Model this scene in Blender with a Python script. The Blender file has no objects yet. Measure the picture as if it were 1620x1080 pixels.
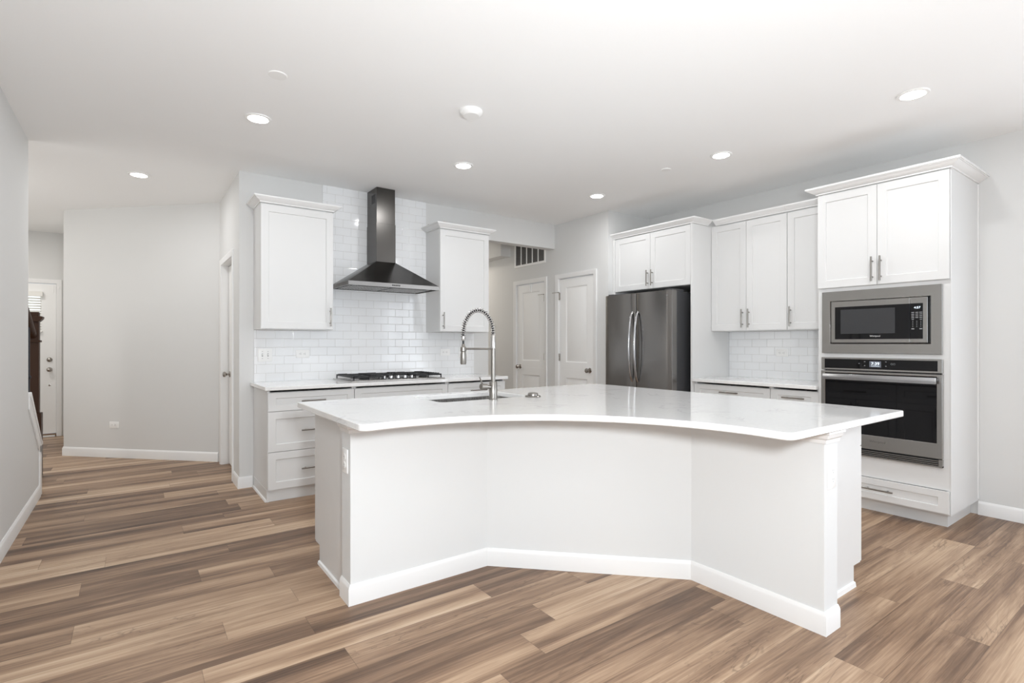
import bpy, bmesh, math, random
from mathutils import Vector, Matrix
random.seed(7)
PI = math.pi
R = math.radians
SC = bpy.context.scene

# ---------------------------------------------------------------- camera
YAW = 0.626
cam_d = bpy.data.cameras.new('camera')
cam_d.sensor_width = 36.0
cam_d.lens = 828.05 / 1620 * 36
cam_d.shift_y = 2.86 / 1620
cam_d.clip_start = 0.05
cam = bpy.data.objects.new('camera', cam_d)
SC.collection.objects.link(cam)
cam.location = (-0.7389, -5.0423, 1.2531)
cam.rotation_euler = (PI / 2, 0, -YAW)
SC.camera = cam

# ---------------------------------------------------------------- world, view, lights
w = bpy.data.worlds.new('world')
SC.world = w
w.use_nodes = True
w.node_tree.nodes['Background'].inputs[0].default_value = (0.80, 0.88, 1.0, 1)
w.node_tree.nodes['Background'].inputs[1].default_value = 1.0
SC.view_settings.view_transform = 'Standard'
SC.view_settings.look = 'None'
SC.view_settings.gamma = 1
SC.view_settings.use_curve_mapping = False
SC.view_settings.exposure = 0.42
SC.cycles.max_bounces = 10
SC.cycles.diffuse_bounces = 7
SC.cycles.glossy_bounces = 5
SC.cycles.use_denoising = True
SC.cycles.sample_clamp_indirect = 6

H = 2.743          # ceiling
CAN_E = 4.7
WIN_E = 0.06


def area(name, loc, rot, sx, sy, energy, color=(1, 1, 1), shape='RECTANGLE', spread=None):
    l = bpy.data.lights.new(name, 'AREA')
    l.shape = shape
    l.size = sx
    if shape in ('RECTANGLE', 'ELLIPSE'):
        l.size_y = sy
    l.energy = energy
    l.color = color
    if spread:
        l.spread = spread
    o = bpy.data.objects.new(name, l)
    SC.collection.objects.link(o)
    o.location = loc
    o.rotation_euler = rot
    return o


BACK_Y = -8.6
# daylight through the windows of the wall behind the camera and of the living side (all real openings, see the shell below)
DAY = (0.86, 0.935, 1.0)
area('daylight_back_left', (-0.1, BACK_Y - 0.20, 1.35), (R(90), 0, 0), 1.9, 2.1, 150 * WIN_E, DAY)
area('daylight_back_right', (2.9, BACK_Y - 0.20, 1.35), (R(90), 0, 0), 1.9, 2.1, 150 * WIN_E, DAY)
area('daylight_right_wall', (4.62, -6.50, 1.22), (R(90), 0, R(90)), 3.1, 2.1, 66, (0.89, 0.95, 1.0))
area('hall_fill', (-2.2, 3.2, 2.72), (0, 0, 0), .3, .3, 9, (1, .96, .91))  # unseen fill added under the hall ceiling
area('passage_fill', (3.0, 2.2, 2.70), (0, 0, 0), .25, .25, 10, (1, .92, .82))  # fill added to brighten the passage and its doors, without a fixture


# the photographer's lamp behind the camera, bounced off the ceiling
fl = area('bounce_lamp', (0.1, -5.95, 0.95), (0, 0, 0), 0.35, 0.35, 30, (0.92, 0.965, 1.0), 'DISK', spread=R(150))
fl.rotation_euler = (R(180 - 6), 0, R(-10))
area('flash_softbox', (-0.5, -5.25, 1.50), (R(90), 0, R(-30)), 0.26, 0.26, 42, (0.93, 0.97, 1.0), 'DISK')
# added stairwell fill brightening the diagonal wall, unseen behind the left wall; no window there
area('stairwell_fill', (-2.86, 1.2, 1.75), (0, R(-90), 0), 1.5, 1.8, 16, (1.0, 0.985, 0.955))

# ---------------------------------------------------------------- materials
def srgb(*c):
    return tuple(((v / 255) / 12.92 if v / 255 <= 0.04045 else (((v / 255) + 0.055) / 1.055) ** 2.4) for v in c) + (1,)


def mat(name, col, rough=0.5, metal=0.0, spec=0.5, coat=0.0, emit=None, es=0.0, noise=0.0, nscale=40, bump=0.0, bscale=200, stretch=None):
    m = bpy.data.materials.new(name)
    m.use_nodes = True
    nt = m.node_tree
    b = nt.nodes['Principled BSDF']
    b.inputs['Base Color'].default_value = col if len(col) == 4 else tuple(col) + (1,)
    b.inputs['Roughness'].default_value = rough
    b.inputs['Metallic'].default_value = metal
    b.inputs['Specular IOR Level'].default_value = spec
    b.inputs['Coat Weight'].default_value = coat
    if emit:
        b.inputs['Emission Color'].default_value = emit if len(emit) == 4 else tuple(emit) + (1,)
        b.inputs['Emission Strength'].default_value = es
    geo = nt.nodes.new('ShaderNodeNewGeometry')
    mp = nt.nodes.new('ShaderNodeMapping')
    nt.links.new(geo.outputs['Position'], mp.inputs['Vector'])
    if stretch:
        mp.inputs['Scale'].default_value = stretch
    if noise or metal:
        n = nt.nodes.new('ShaderNodeTexNoise')
        n.inputs['Scale'].default_value = nscale
        n.inputs['Detail'].default_value = 3
        nt.links.new(mp.outputs[0], n.inputs['Vector'])
        amt = noise if noise else 0.06
        mx = nt.nodes.new('ShaderNodeMapRange')
        mx.inputs[3].default_value = rough * (1 - amt * 2)
        mx.inputs[4].default_value = rough * (1 + amt * 2)
        nt.links.new(n.outputs['Fac'], mx.inputs[0])
        nt.links.new(mx.outputs[0], b.inputs['Roughness'])
    if bump:
        n2 = nt.nodes.new('ShaderNodeTexNoise')
        n2.inputs['Scale'].default_value = bscale
        nt.links.new(mp.outputs[0], n2.inputs['Vector'])
        bp = nt.nodes.new('ShaderNodeBump')
        bp.inputs['Strength'].default_value = bump
        bp.inputs['Distance'].default_value = 0.001
        nt.links.new(n2.outputs['Fac'], bp.inputs['Height'])
        nt.links.new(bp.outputs[0], b.inputs['Normal'])
    return m


M_WALL = mat('greige wall paint', (0.69, 0.692, 0.685), 0.75, bump=0.15, bscale=350)
M_CEIL = mat('ceiling paint', (0.93, 0.935, 0.935), 0.9, bump=0.1, bscale=300)
M_KNEE = mat('island wall paint', (0.725, 0.735, 0.735), 0.6, bump=0.1, bscale=350)
M_TRIM = mat('white trim enamel', (0.82, 0.82, 0.815), 0.38)
M_CAB = mat('white cabinet lacquer', (0.71, 0.712, 0.708), 0.36)
M_CABIN = mat('cabinet interior', (0.55, 0.54, 0.52), 0.7)
M_GAP = mat('dark gap', (0.03, 0.03, 0.03), 0.8)
M_DOOR = mat('interior door paint', (0.87, 0.87, 0.86), 0.42)
M_NICKEL = mat('brushed nickel', (0.29, 0.275, 0.255), 0.3, 1.0)
M_KNOBN = mat('satin nickel door hardware', (0.42, 0.39, 0.36), 0.22, 1.0)
M_STEEL = mat('stainless steel', (0.50, 0.485, 0.47), 0.27, 1.0, noise=0.03, nscale=40, stretch=(20, 20, 0.3))
M_STEELH = mat('stainless steel horizontal brushing', (0.385, 0.375, 0.36), 0.22, 1.0, noise=0.03, nscale=40, stretch=(0.3, 0.3, 20))
M_HOOD = mat('hood stainless', (0.105, 0.100, 0.095), 0.26, 1.0, noise=0.03, nscale=40, stretch=(20, 20, 0.3))
M_FRIDGE = mat('fridge dark stainless', (0.25, 0.24, 0.23), 0.24, 1.0, noise=0.03, nscale=40, stretch=(20, 20, 0.3))
M_FRSIDE = mat('fridge side grey', (0.055, 0.056, 0.06), 0.45)
M_CHROME = mat('polished handle metal', (0.48, 0.48, 0.49), 0.16, 1.0)
M_BLACKG = mat('black oven glass', (0.004, 0.004, 0.005), 0.04, 0, 0.35)
M_SCREEN = mat('microwave window mesh', (0.045, 0.046, 0.049), 0.2, 0, 0.3)
M_BLACK = mat('black cast iron', (0.012, 0.012, 0.013), 0.45)
M_BLKPL = mat('black plastic', (0.02, 0.02, 0.022), 0.4)
M_PLATE = mat('white outlet plastic', (0.88, 0.88, 0.87), 0.3)
M_SLOT = mat('outlet slot', (0.12, 0.12, 0.12), 0.6)
M_WOOD = mat('dark stained stair wood', (0.045, 0.020, 0.010), 0.5, spec=0.25, noise=0.2, nscale=8, stretch=(8, 8, 1))
M_IRON = mat('baluster iron', (0.015, 0.02, 0.03), 0.4)
M_LAMP = mat('recessed lamp glow', (1, 1, 1), 0.5, emit=(1, 0.97, 0.92), es=14.0)
M_WHITEM = mat('matte white metal', (0.88, 0.88, 0.87), 0.5)
M_GREYG = mat('light grey plastic grid', (0.66, 0.66, 0.66), 0.6)
M_BLIND = mat('white blind slat', (0.85, 0.84, 0.80), 0.5)
M_LITE = mat('daylit door glass', (0.9, 0.95, 1), 0.1, emit=(0.92, 0.97, 1.0), es=0.55)
M_DIGIT = mat('display digits', (0.8, 0.9, 1), 0.5, emit=(0.80, 0.92, 1.0), es=0.75)
M_LCD = mat('display panel', (0.10, 0.11, 0.13), 0.3, emit=(0.09, 0.10, 0.13), es=0.25)
M_LEGEND = mat('grey keypad legend', (0.30, 0.31, 0.32), 0.6)
M_LOGO_D = mat('dark logo metal', (0.06, 0.055, 0.05), 0.4)
M_LOGO_W = mat('white logo print', (0.75, 0.75, 0.75), 0.5)
M_THRESH = mat('bronze wood threshold', (0.19, 0.10, 0.04), 0.5)
M_RED = mat('rust red card', (0.40, 0.10, 0.06), 0.7)
M_WINF = mat('window frame vinyl', (0.85, 0.85, 0.85), 0.4)
M_BRCARD = mat('brown card', (0.16, 0.10, 0.07), 0.7)


def N(nt, t, **kw):
    n = nt.nodes.new(t)
    for k, v in kw.items():
        if k == 'op':
            n.operation = v
        else:
            setattr(n, k, v)
    return n


def math_n(nt, op, a, b=None, c=None):
    n = nt.nodes.new('ShaderNodeMath')
    n.operation = op
    for i, v in enumerate((a, b, c)):
        if v is None:
            continue
        if isinstance(v, (int, float)):
            n.inputs[i].default_value = v
        else:
            nt.links.new(v, n.inputs[i])
    return n.outputs[0]


def ramp(nt, fac, stops, interp='LINEAR'):
    r = nt.nodes.new('ShaderNodeValToRGB')
    r.color_ramp.interpolation = interp
    el = r.color_ramp.elements
    el[0].position, el[0].color = stops[0][0], stops[0][1]
    el[1].position, el[1].color = stops[-1][0], stops[-1][1]
    for p, c in stops[1:-1]:
        e = el.new(p)
        e.color = c
    nt.links.new(fac, r.inputs[0])
    return r.outputs[0]


def make_floor_mat():
    m = bpy.data.materials.new('wood plank floor')
    m.use_nodes = True
    nt = m.node_tree
    b = nt.nodes['Principled BSDF']
    geo = N(nt, 'ShaderNodeNewGeometry')
    sep = N(nt, 'ShaderNodeSeparateXYZ')
    nt.links.new(geo.outputs['Position'], sep.inputs[0])
    X, Y = sep.outputs[0], sep.outputs[1]
    PW, PL = 0.173, 1.22
    yr = math_n(nt, 'DIVIDE', math_n(nt, 'ADD', Y, 2.543 + PW * 100), PW)
    row = math_n(nt, 'FLOOR', yr)
    yf = math_n(nt, 'FRACT', yr)
    wn = N(nt, 'ShaderNodeTexWhiteNoise', noise_dimensions='1D')
    nt.links.new(row, wn.inputs['W'])
    xr = math_n(nt, 'ADD', math_n(nt, 'DIVIDE', X, PL), math_n(nt, 'ADD', wn.outputs['Value'], 50))
    col = math_n(nt, 'FLOOR', xr)
    xf = math_n(nt, 'FRACT', xr)
    cmb = N(nt, 'ShaderNodeCombineXYZ')
    nt.links.new(row, cmb.inputs[0])
    nt.links.new(col, cmb.inputs[1])
    wn2 = N(nt, 'ShaderNodeTexWhiteNoise', noise_dimensions='2D')
    nt.links.new(cmb.outputs[0], wn2.inputs['Vector'])
    rnd = wn2.outputs['Value']
    rs = N(nt, 'ShaderNodeSeparateColor')
    nt.links.new(wn2.outputs['Color'], rs.inputs[0])

    def noise(sx, sy, scale, detail, rough=0.5, dist=0.0, off=17.0):
        c = N(nt, 'ShaderNodeCombineXYZ')
        nt.links.new(math_n(nt, 'ADD', math_n(nt, 'MULTIPLY', X, sx), math_n(nt, 'MULTIPLY', rnd, off * 3)), c.inputs[0])
        nt.links.new(math_n(nt, 'ADD', math_n(nt, 'MULTIPLY', Y, sy), math_n(nt, 'MULTIPLY', rs.outputs[1], off)), c.inputs[1])
        nt.links.new(math_n(nt, 'MULTIPLY', rs.outputs[2], 9.0), c.inputs[2])
        n = N(nt, 'ShaderNodeTexNoise')
        n.inputs['Scale'].default_value = scale
        n.inputs['Detail'].default_value = detail
        n.inputs['Roughness'].default_value = rough
        n.inputs['Distortion'].default_value = dist
        nt.links.new(c.outputs[0], n.inputs['Vector'])
        return n.outputs['Fac']
    band = noise(0.55, 9.0, 1.0, 2.5, 0.5, 0.25)       # broad light and dark streaks
    fig = noise(1.5, 16.0, 1.0, 4.0, 0.6, 1.6)         # cathedral figure
    fine = noise(2.2, 120.0, 1.0, 3.0, 0.7)            # fine pores
    v = math_n(nt, 'ADD', math_n(nt, 'MULTIPLY', rnd, 0.36),
               math_n(nt, 'ADD', math_n(nt, 'MULTIPLY', band, 1.05), math_n(nt, 'MULTIPLY', fig, 0.42)))
    v = math_n(nt, 'ADD', v, math_n(nt, 'MULTIPLY', math_n(nt, 'SUBTRACT', fine, 0.5), 0.50))
    v = math_n(nt, 'SUBTRACT', v, 0.39)
    colr = ramp(nt, v, [(0.12, srgb(78, 60, 48)), (0.33, srgb(116, 92, 74)), (0.50, srgb(150, 123, 100)),
                        (0.68, srgb(180, 153, 127)), (0.9, srgb(206, 183, 158))])
    # dark cathedral veins and mineral streaks
    vn = noise(1.3, 9.0, 1.0, 3.0, 0.55, 2.2, 23.0)
    vd = math_n(nt, 'ABSOLUTE', math_n(nt, 'SUBTRACT', vn, 0.47))
    vline = ramp(nt, vd, [(0.0, (1, 1, 1, 1)), (0.022, (0, 0, 0, 1))])
    vmask = ramp(nt, noise(0.9, 3.5, 1.0, 1.0, 0.5, 0.0, 31.0), [(0.50, (0, 0, 0, 1)), (0.64, (1, 1, 1, 1))])
    vm = N(nt, 'ShaderNodeMix', data_type='RGBA')
    nt.links.new(math_n(nt, 'MULTIPLY', math_n(nt, 'MULTIPLY', vline, vmask), 0.45), vm.inputs['Factor'])
    nt.links.new(colr, vm.inputs['A'])
    vm.inputs['B'].default_value = srgb(72, 55, 45)
    colr = vm.outputs['Result']
    # seams
    ey = math_n(nt, 'MINIMUM', yf, math_n(nt, 'SUBTRACT', 1.0, yf))
    ex = math_n(nt, 'MINIMUM', xf, math_n(nt, 'SUBTRACT', 1.0, xf))
    sy = math_n(nt, 'LESS_THAN', ey, 0.006)
    sx = math_n(nt, 'LESS_THAN', ex, 0.0009)
    seam = math_n(nt, 'MAXIMUM', sy, sx)
    mix = N(nt, 'ShaderNodeMix', data_type='RGBA')
    nt.links.new(math_n(nt, 'MULTIPLY', seam, 0.45), mix.inputs['Factor'])
    nt.links.new(colr, mix.inputs['A'])
    mix.inputs['B'].default_value = srgb(60, 45, 36)
    nt.links.new(mix.outputs['Result'], b.inputs['Base Color'])
    b.inputs['Roughness'].default_value = 0.42
    b.inputs['Specular IOR Level'].default_value = 0.35
    bp = N(nt, 'ShaderNodeBump')
    bp.inputs['Strength'].default_value = 0.2
    bp.inputs['Distance'].default_value = 0.0006
    nt.links.new(math_n(nt, 'SUBTRACT', fine, math_n(nt, 'MULTIPLY', seam, 2.0)), bp.inputs['Height'])
    nt.links.new(bp.outputs[0], b.inputs['Normal'])
    return m


M_FLOOR = make_floor_mat()


def make_tile_mat(name, axis, phase):
    m = bpy.data.materials.new(name)
    m.use_nodes = True
    nt = m.node_tree
    b = nt.nodes['Principled BSDF']
    geo = N(nt, 'ShaderNodeNewGeometry')
    sep = N(nt, 'ShaderNodeSeparateXYZ')
    nt.links.new(geo.outputs['Position'], sep.inputs[0])
    U, Z = sep.outputs[axis], sep.outputs[2]
    TW, TH = 0.1524, 0.0765
    zr = math_n(nt, 'DIVIDE', math_n(nt, 'SUBTRACT', Z, 0.9115 - TH * 20), TH)
    row = math_n(nt, 'FLOOR', zr)
    zf = math_n(nt, 'FRACT', zr)
    half = math_n(nt, 'MULTIPLY', math_n(nt, 'MODULO', row, 2.0), 0.5)
    ur = math_n(nt, 'ADD', math_n(nt, 'DIVIDE', math_n(nt, 'ADD', U, 30 - phase), TW), half)
    col = math_n(nt, 'FLOOR', ur)
    uf = math_n(nt, 'FRACT', ur)
    ez = math_n(nt, 'MULTIPLY', math_n(nt, 'MINIMUM', zf, math_n(nt, 'SUBTRACT', 1.0, zf)), TH)
    eu = math_n(nt, 'MULTIPLY', math_n(nt, 'MINIMUM', uf, math_n(nt, 'SUBTRACT', 1.0, uf)), TW)
    e = math_n(nt, 'MINIMUM', ez, eu)
    grout = math_n(nt, 'LESS_THAN', e, 0.0010)
    mix = N(nt, 'ShaderNodeMix', data_type='RGBA')
    nt.links.new(grout, mix.inputs['Factor'])
    mix.inputs['A'].default_value = (0.84, 0.85, 0.86, 1)
    mix.inputs['B'].default_value = (0.56, 0.55, 0.53, 1)
    nt.links.new(mix.outputs['Result'], b.inputs['Base Color'])
    ro = N(nt, 'ShaderNodeMapRange')
    ro.inputs[3].default_value = 0.08
    ro.inputs[4].default_value = 0.7
    nt.links.new(grout, ro.inputs[0])
    nt.links.new(ro.outputs[0], b.inputs['Roughness'])
    # pillowed edge and a slightly different tilt of each tile
    cm = N(nt, 'ShaderNodeCombineXYZ')
    nt.links.new(col, cm.inputs[0])
    nt.links.new(row, cm.inputs[1])
    wn = N(nt, 'ShaderNodeTexWhiteNoise', noise_dimensions='2D')
    nt.links.new(cm.outputs[0], wn.inputs['Vector'])
    sc = N(nt, 'ShaderNodeSeparateColor')
    nt.links.new(wn.outputs['Color'], sc.inputs[0])
    tilt = math_n(nt, 'ADD', math_n(nt, 'MULTIPLY', math_n(nt, 'SUBTRACT', sc.outputs[0], 0.5), math_n(nt, 'MULTIPLY', uf, TW * 0.010)),
                  math_n(nt, 'MULTIPLY', math_n(nt, 'SUBTRACT', sc.outputs[1], 0.5), math_n(nt, 'MULTIPLY', zf, TH * 0.010)))
    edge = math_n(nt, 'MINIMUM', math_n(nt, 'MULTIPLY', e, 0.20), 0.0008)
    bp = N(nt, 'ShaderNodeBump')
    bp.inputs['Strength'].default_value = 1.0
    bp.inputs['Distance'].default_value = 1.0
    nt.links.new(math_n(nt, 'ADD', tilt, edge), bp.inputs['Height'])
    nt.links.new(bp.outputs[0], b.inputs['Normal'])
    return m


M_TILE_A = make_tile_mat('white subway tile', 0, 0.187)
M_TILE_B = make_tile_mat('white subway tile right wall', 1, -2.074)


def make_quartz():
    m = bpy.data.materials.new('white quartz')
    m.use_nodes = True
    nt = m.node_tree
    b = nt.nodes['Principled BSDF']
    geo = N(nt, 'ShaderNodeNewGeometry')
    n1 = N(nt, 'ShaderNodeTexNoise')
    n1.inputs['Scale'].default_value = 2.6
    n1.inputs['Detail'].default_value = 9
    n1.inputs['Roughness'].default_value = 0.62
    n1.inputs['Distortion'].default_value = 1.2
    nt.links.new(geo.outputs['Position'], n1.inputs['Vector'])
    # thin veins where the noise crosses the middle
    d = math_n(nt, 'ABSOLUTE', math_n(nt, 'SUBTRACT', n1.outputs['Fac'], 0.5))
    n2 = N(nt, 'ShaderNodeTexNoise')
    n2.inputs['Scale'].default_value = 3.5
    n2.inputs['Detail'].default_value = 2
    nt.links.new(geo.outputs['Position'], n2.inputs['Vector'])
    mask = ramp(nt, n2.outputs['Fac'], [(0.48, (0, 0, 0, 1)), (0.62, (1, 1, 1, 1))])
    vein = ramp(nt, d, [(0.0, (1, 1, 1, 1)), (0.018, (0, 0, 0, 1))])
    n3 = N(nt, 'ShaderNodeTexNoise')
    n3.inputs['Scale'].default_value = 60
    n3.inputs['Detail'].default_value = 4
    nt.links.new(geo.outputs['Position'], n3.inputs['Vector'])
    cloud = ramp(nt, n3.outputs['Fac'], [(0.30, (0.80, 0.80, 0.795, 1)), (0.7, (0.835, 0.835, 0.83, 1))])
    f = math_n(nt, 'MULTIPLY', math_n(nt, 'MULTIPLY', vein, mask), 0.30)
    mix = N(nt, 'ShaderNodeMix', data_type='RGBA')
    nt.links.new(f, mix.inputs['Factor'])
    nt.links.new(cloud, mix.inputs['A'])
    mix.inputs['B'].default_value = (0.33, 0.33, 0.34, 1)
    nt.links.new(mix.outputs['Result'], b.inputs['Base Color'])
    b.inputs['Roughness'].default_value = 0.07
    b.inputs['Specular IOR Level'].default_value = 0.9
    return m


M_QUARTZ = make_quartz()


# ---------------------------------------------------------------- mesh helpers
class MB:
    def __init__(s):
        s.v = []
        s.f = []
        s.merge = False

    def ring(s, x0, x1, z0, z1, a, b, c, d, y0, y1):
        """flat frame with a rectangular opening a..b, c..d"""
        vs = []
        for y in (y0, y1):
            for (p, q, r, u) in ((x0, x1, z0, z1), (a, b, c, d)):
                vs += [(p, y, r), (q, y, r), (q, y, u), (p, y, u)]
        fs = []
        for k in range(4):
            k2 = (k + 1) % 4
            fs += [(k, k2, 4 + k2, 4 + k), (8 + k2, 8 + k, 12 + k, 12 + k2), (k2, k, 8 + k, 8 + k2), (4 + k, 4 + k2, 12 + k2, 12 + k)]
        return s.add(vs, fs)

    def add(s, vs, fs):
        o = len(s.v)
        s.v += [tuple(v) for v in vs]
        s.f += [tuple(i + o for i in f) for f in fs]
        return s

    def box(s, x0, x1, y0, y1, z0, z1):
        vs = [(x, y, z) for z in (z0, z1) for y in (y0, y1) for x in (x0, x1)]
        return s.add(vs, [(0, 2, 3, 1), (4, 5, 7, 6), (0, 1, 5, 4), (2, 6, 7, 3), (0, 4, 6, 2), (1, 3, 7, 5)])

    def prism(s, poly, z0, z1, f=lambda a, b, c: (a, b, c)):
        n = len(poly)
        vs = [f(x, y, z0) for x, y in poly] + [f(x, y, z1) for x, y in poly]
        fs = [tuple(range(n))[::-1], tuple(range(n, 2 * n))]
        fs += [(i, (i + 1) % n, n + (i + 1) % n, n + i) for i in range(n)]
        return s.add(vs, fs)

    def cyl(s, p0, p1, r, r1=None, n=20, caps=True):
        return s.tube([p0, p1], [r, r if r1 is None else r1], n, caps)

    def tube(s, pts, rad, n=12, caps=True):
        pts = [Vector(p) for p in pts]
        if isinstance(rad, (int, float)):
            rad = [rad] * len(pts)
        rings = []
        t0 = (pts[1] - pts[0]).normalized()
        up = Vector((0, 0, 1)) if abs(t0.z) < 0.9 else Vector((1, 0, 0))
        u = t0.cross(up).normalized()
        for i, p in enumerate(pts):
            t = ((pts[min(i + 1, len(pts) - 1)] - pts[max(i - 1, 0)])).normalized()
            u = (u - t * u.dot(t)).normalized()
            v = t.cross(u)
            rings.append([p + (u * math.cos(2 * PI * k / n) + v * math.sin(2 * PI * k / n)) * rad[i] for k in range(n)])
        vs = [q for r in rings for q in r]
        fs = []
        for i in range(len(rings) - 1):
            for k in range(n):
                fs.append((i * n + k, i * n + (k + 1) % n, (i + 1) * n + (k + 1) % n, (i + 1) * n + k))
        if caps:
            fs.append(tuple(range(n))[::-1])
            fs.append(tuple(range((len(rings) - 1) * n, len(rings) * n)))
        return s.add(vs, fs)

    def lathe(s, prof, n=32, f=lambda x, y, z: (x, y, z)):
        """prof: (r, z) list, axis z, mapped by f"""
        vs, fs = [], []
        s.merge = True
        for r, z in prof:
            for k in range(n):
                a = 2 * PI * k / n
                vs.append(f(r * math.cos(a), r * math.sin(a), z))
        for i in range(len(prof) - 1):
            for k in range(n):
                fs.append((i * n + k, i * n + (k + 1) % n, (i + 1) * n + (k + 1) % n, (i + 1) * n + k))
        if prof[0][0] > 1e-6:
            fs.append(tuple(range(n))[::-1])
        if prof[-1][0] > 1e-6:
            fs.append(tuple(range((len(prof) - 1) * n, len(prof) * n)))
        return s.add(vs, fs)

    def sweep(s, path, prof, side=1, f=lambda a, b, c: (a, b, c), closed=False):
        """path: 2D points; prof: (out, h) closed outline; out is to the right of travel when side=1"""
        P = [Vector(p) for p in path]
        n = len(P)
        offs = []
        for i in range(n):
            ds = []
            if i > 0 or closed:
                ds.append((P[i] - P[i - 1]).normalized())
            if i < n - 1 or closed:
                ds.append((P[(i + 1) % n] - P[i]).normalized())
            ns = [Vector((d.y, -d.x)) * side for d in ds]
            if len(ns) == 1:
                offs.append(ns[0])
            else:
                m = (ns[0] + ns[1]).normalized()
                offs.append(m / max(0.2, m.dot(ns[0])))
        k = len(prof)
        vs = []
        for p, o in zip(P, offs):
            for a, h in prof:
                q = p + o * a
                vs.append(f(q.x, q.y, h))
        fs = []
        for i in range(n if closed else n - 1):
            j = (i + 1) % n
            for q in range(k):
                q2 = (q + 1) % k
                fs.append((i * k + q, i * k + q2, j * k + q2, j * k + q))
        if not closed:
            fs.append(tuple(range(k))[::-1])
            fs.append(tuple((n - 1) * k + q for q in range(k)))
        return s.add(vs, fs)

    def slab(s, x0, x1, z0, z1, yf, t, rings=None, opening=None):
        """panel facing -y. rings: (inset, depth) starting at the opening rectangle"""
        a, b, c, d = opening if opening else (x0, x1, z0, z1)
        loops = [(x0, x1, z0, z1, yf)]
        if rings:
            for ins, dep in rings:
                loops.append((a + ins, b - ins, c + ins, d - ins, yf + dep))
        vs, fs = [], []
        for (p, q, r, u, y) in loops:
            vs += [(p, y, r), (q, y, r), (q, y, u), (p, y, u)]
        for i in range(len(loops) - 1):
            for k in range(4):
                k2 = (k + 1) % 4
                fs.append((i * 4 + k, i * 4 + k2, i * 4 + 4 + k2, i * 4 + 4 + k))
        L = (len(loops) - 1) * 4
        fs.append((L, L + 1, L + 2, L + 3))
        B = len(vs)
        vs += [(x0, yf + t, z0), (x1, yf + t, z0), (x1, yf + t, z1), (x0, yf + t, z1)]
        for k in range(4):
            k2 = (k + 1) % 4
            fs.append((k2, k, B + k, B + k2))
        fs.append((B + 3, B + 2, B + 1, B))
        return s.add(vs, fs)

    def build(s, name, m, parent=None, bevel=0.0, smooth=True, fix=True, seg=1):
        me = bpy.data.meshes.new(name)
        me.from_pydata(s.v, [], s.f)
        bm = bmesh.new()
        bm.from_mesh(me)
        if fix:
            if s.merge:
                bmesh.ops.remove_doubles(bm, verts=bm.verts, dist=1e-6)
            bmesh.ops.recalc_face_normals(bm, faces=bm.faces)
        if bevel:
            es = [e for e in bm.edges if len(e.link_faces) == 2 and e.calc_face_angle(0) > R(35)]
            bmesh.ops.bevel(bm, geom=es, offset=bevel, offset_type='OFFSET', segments=seg, profile=0.6, affect='EDGES', clamp_overlap=True)
        bm.to_mesh(me)
        bm.free()
        if smooth:
            me.shade_smooth()
            me.set_sharp_from_angle(angle=R(32))
        me.materials.append(m)
        o = bpy.data.objects.new(name, me)
        SC.collection.objects.link(o)
        if parent:
            o.parent = parent
        return o


def tag(o, label=None, cat=None, group=None, kind=None):
    if label:
        o['label'] = label
    if cat:
        o['category'] = cat
    if group:
        o['group'] = group
    if kind:
        o['kind'] = kind
    return o


def thing(name, label, cat, loc=(0, 0, 0), rz=0.0, group=None):
    o = bpy.data.objects.new(name, None)
    SC.collection.objects.link(o)
    o.empty_display_size = 0.1
    o.location = loc
    o.rotation_euler = (0, 0, rz)
    return tag(o, label, cat, group)


def copy_tree(o, parent=None):
    c = o.copy()
    SC.collection.objects.link(c)
    if parent:
        c.parent = parent
    for ch in list(o.children):
        copy_tree(ch, c)
    return c


def struct(name, mb, m, label=None, parent=None, bevel=0.0):
    o = mb.build(name, m, parent, bevel)
    if not parent:
        o['kind'] = 'structure'
    if label:
        o['label'] = label
    return o


FACE_B = -PI / 2   # local -y front turned to face -x


def text(body, size, mat_, parent, loc, rot=(PI / 2, 0, 0), name='lettering', align='CENTER', shear=0.0, ex=0.0004, sx=1.0):
    c = bpy.data.curves.new(name, 'FONT')
    c.body = body
    c.size = size
    c.align_x = align
    c.align_y = 'CENTER'
    c.extrude = ex
    c.shear = shear
    c.materials.append(mat_)
    tmp = bpy.data.objects.new(name + '_curve', c)
    SC.collection.objects.link(tmp)
    bpy.context.view_layer.update()
    me = bpy.data.meshes.new_from_object(tmp.evaluated_get(bpy.context.evaluated_depsgraph_get()))
    bpy.data.objects.remove(tmp)
    me.name = name
    me.materials.clear()
    me.materials.append(mat_)
    o = bpy.data.objects.new(name, me)
    SC.collection.objects.link(o)
    o.parent = parent
    o.location = loc
    o.rotation_euler = rot
    o.scale = (sx, 1, 1)
    return o


# ================================================================= ROOM SHELL
T = 0.12
# floor and ceiling
struct('floor', MB().box(-3.0, 4.6, BACK_Y - 0.2, 4.6, -0.08, 0), M_FLOOR, 'brown wood plank floor with light and dark streaked boards')
struct('ceiling', MB().box(-3.0, 4.6, BACK_Y - 0.2, 4.6, H, H + 0.1), M_CEIL, 'plain white ceiling')

# hood wall with the beam over the passage
wa = struct('wall_back', MB().box(0, 2.57, 0, T, 0, H), M_WALL, 'greige wall behind the range hood')
struct('trim_1', MB().box(2.57, 3.571, 0, T, 2.442, H), M_WALL, 'dropped beam over the passage beside the hood wall')
# tile fields: one full width band between the counter and the cabinets, one strip up to the ceiling behind the hood
tb = MB().box(0.116, 2.371, -0.008, 0, 0.914, 1.3719)
tb.box(0.7035, 1.7755, -0.008, 0, 1.3719, H)
struct('tile_backsplash', tb, M_TILE_A, None, wa)['label'] = 'glossy white subway tile running up behind the range hood'

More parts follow.
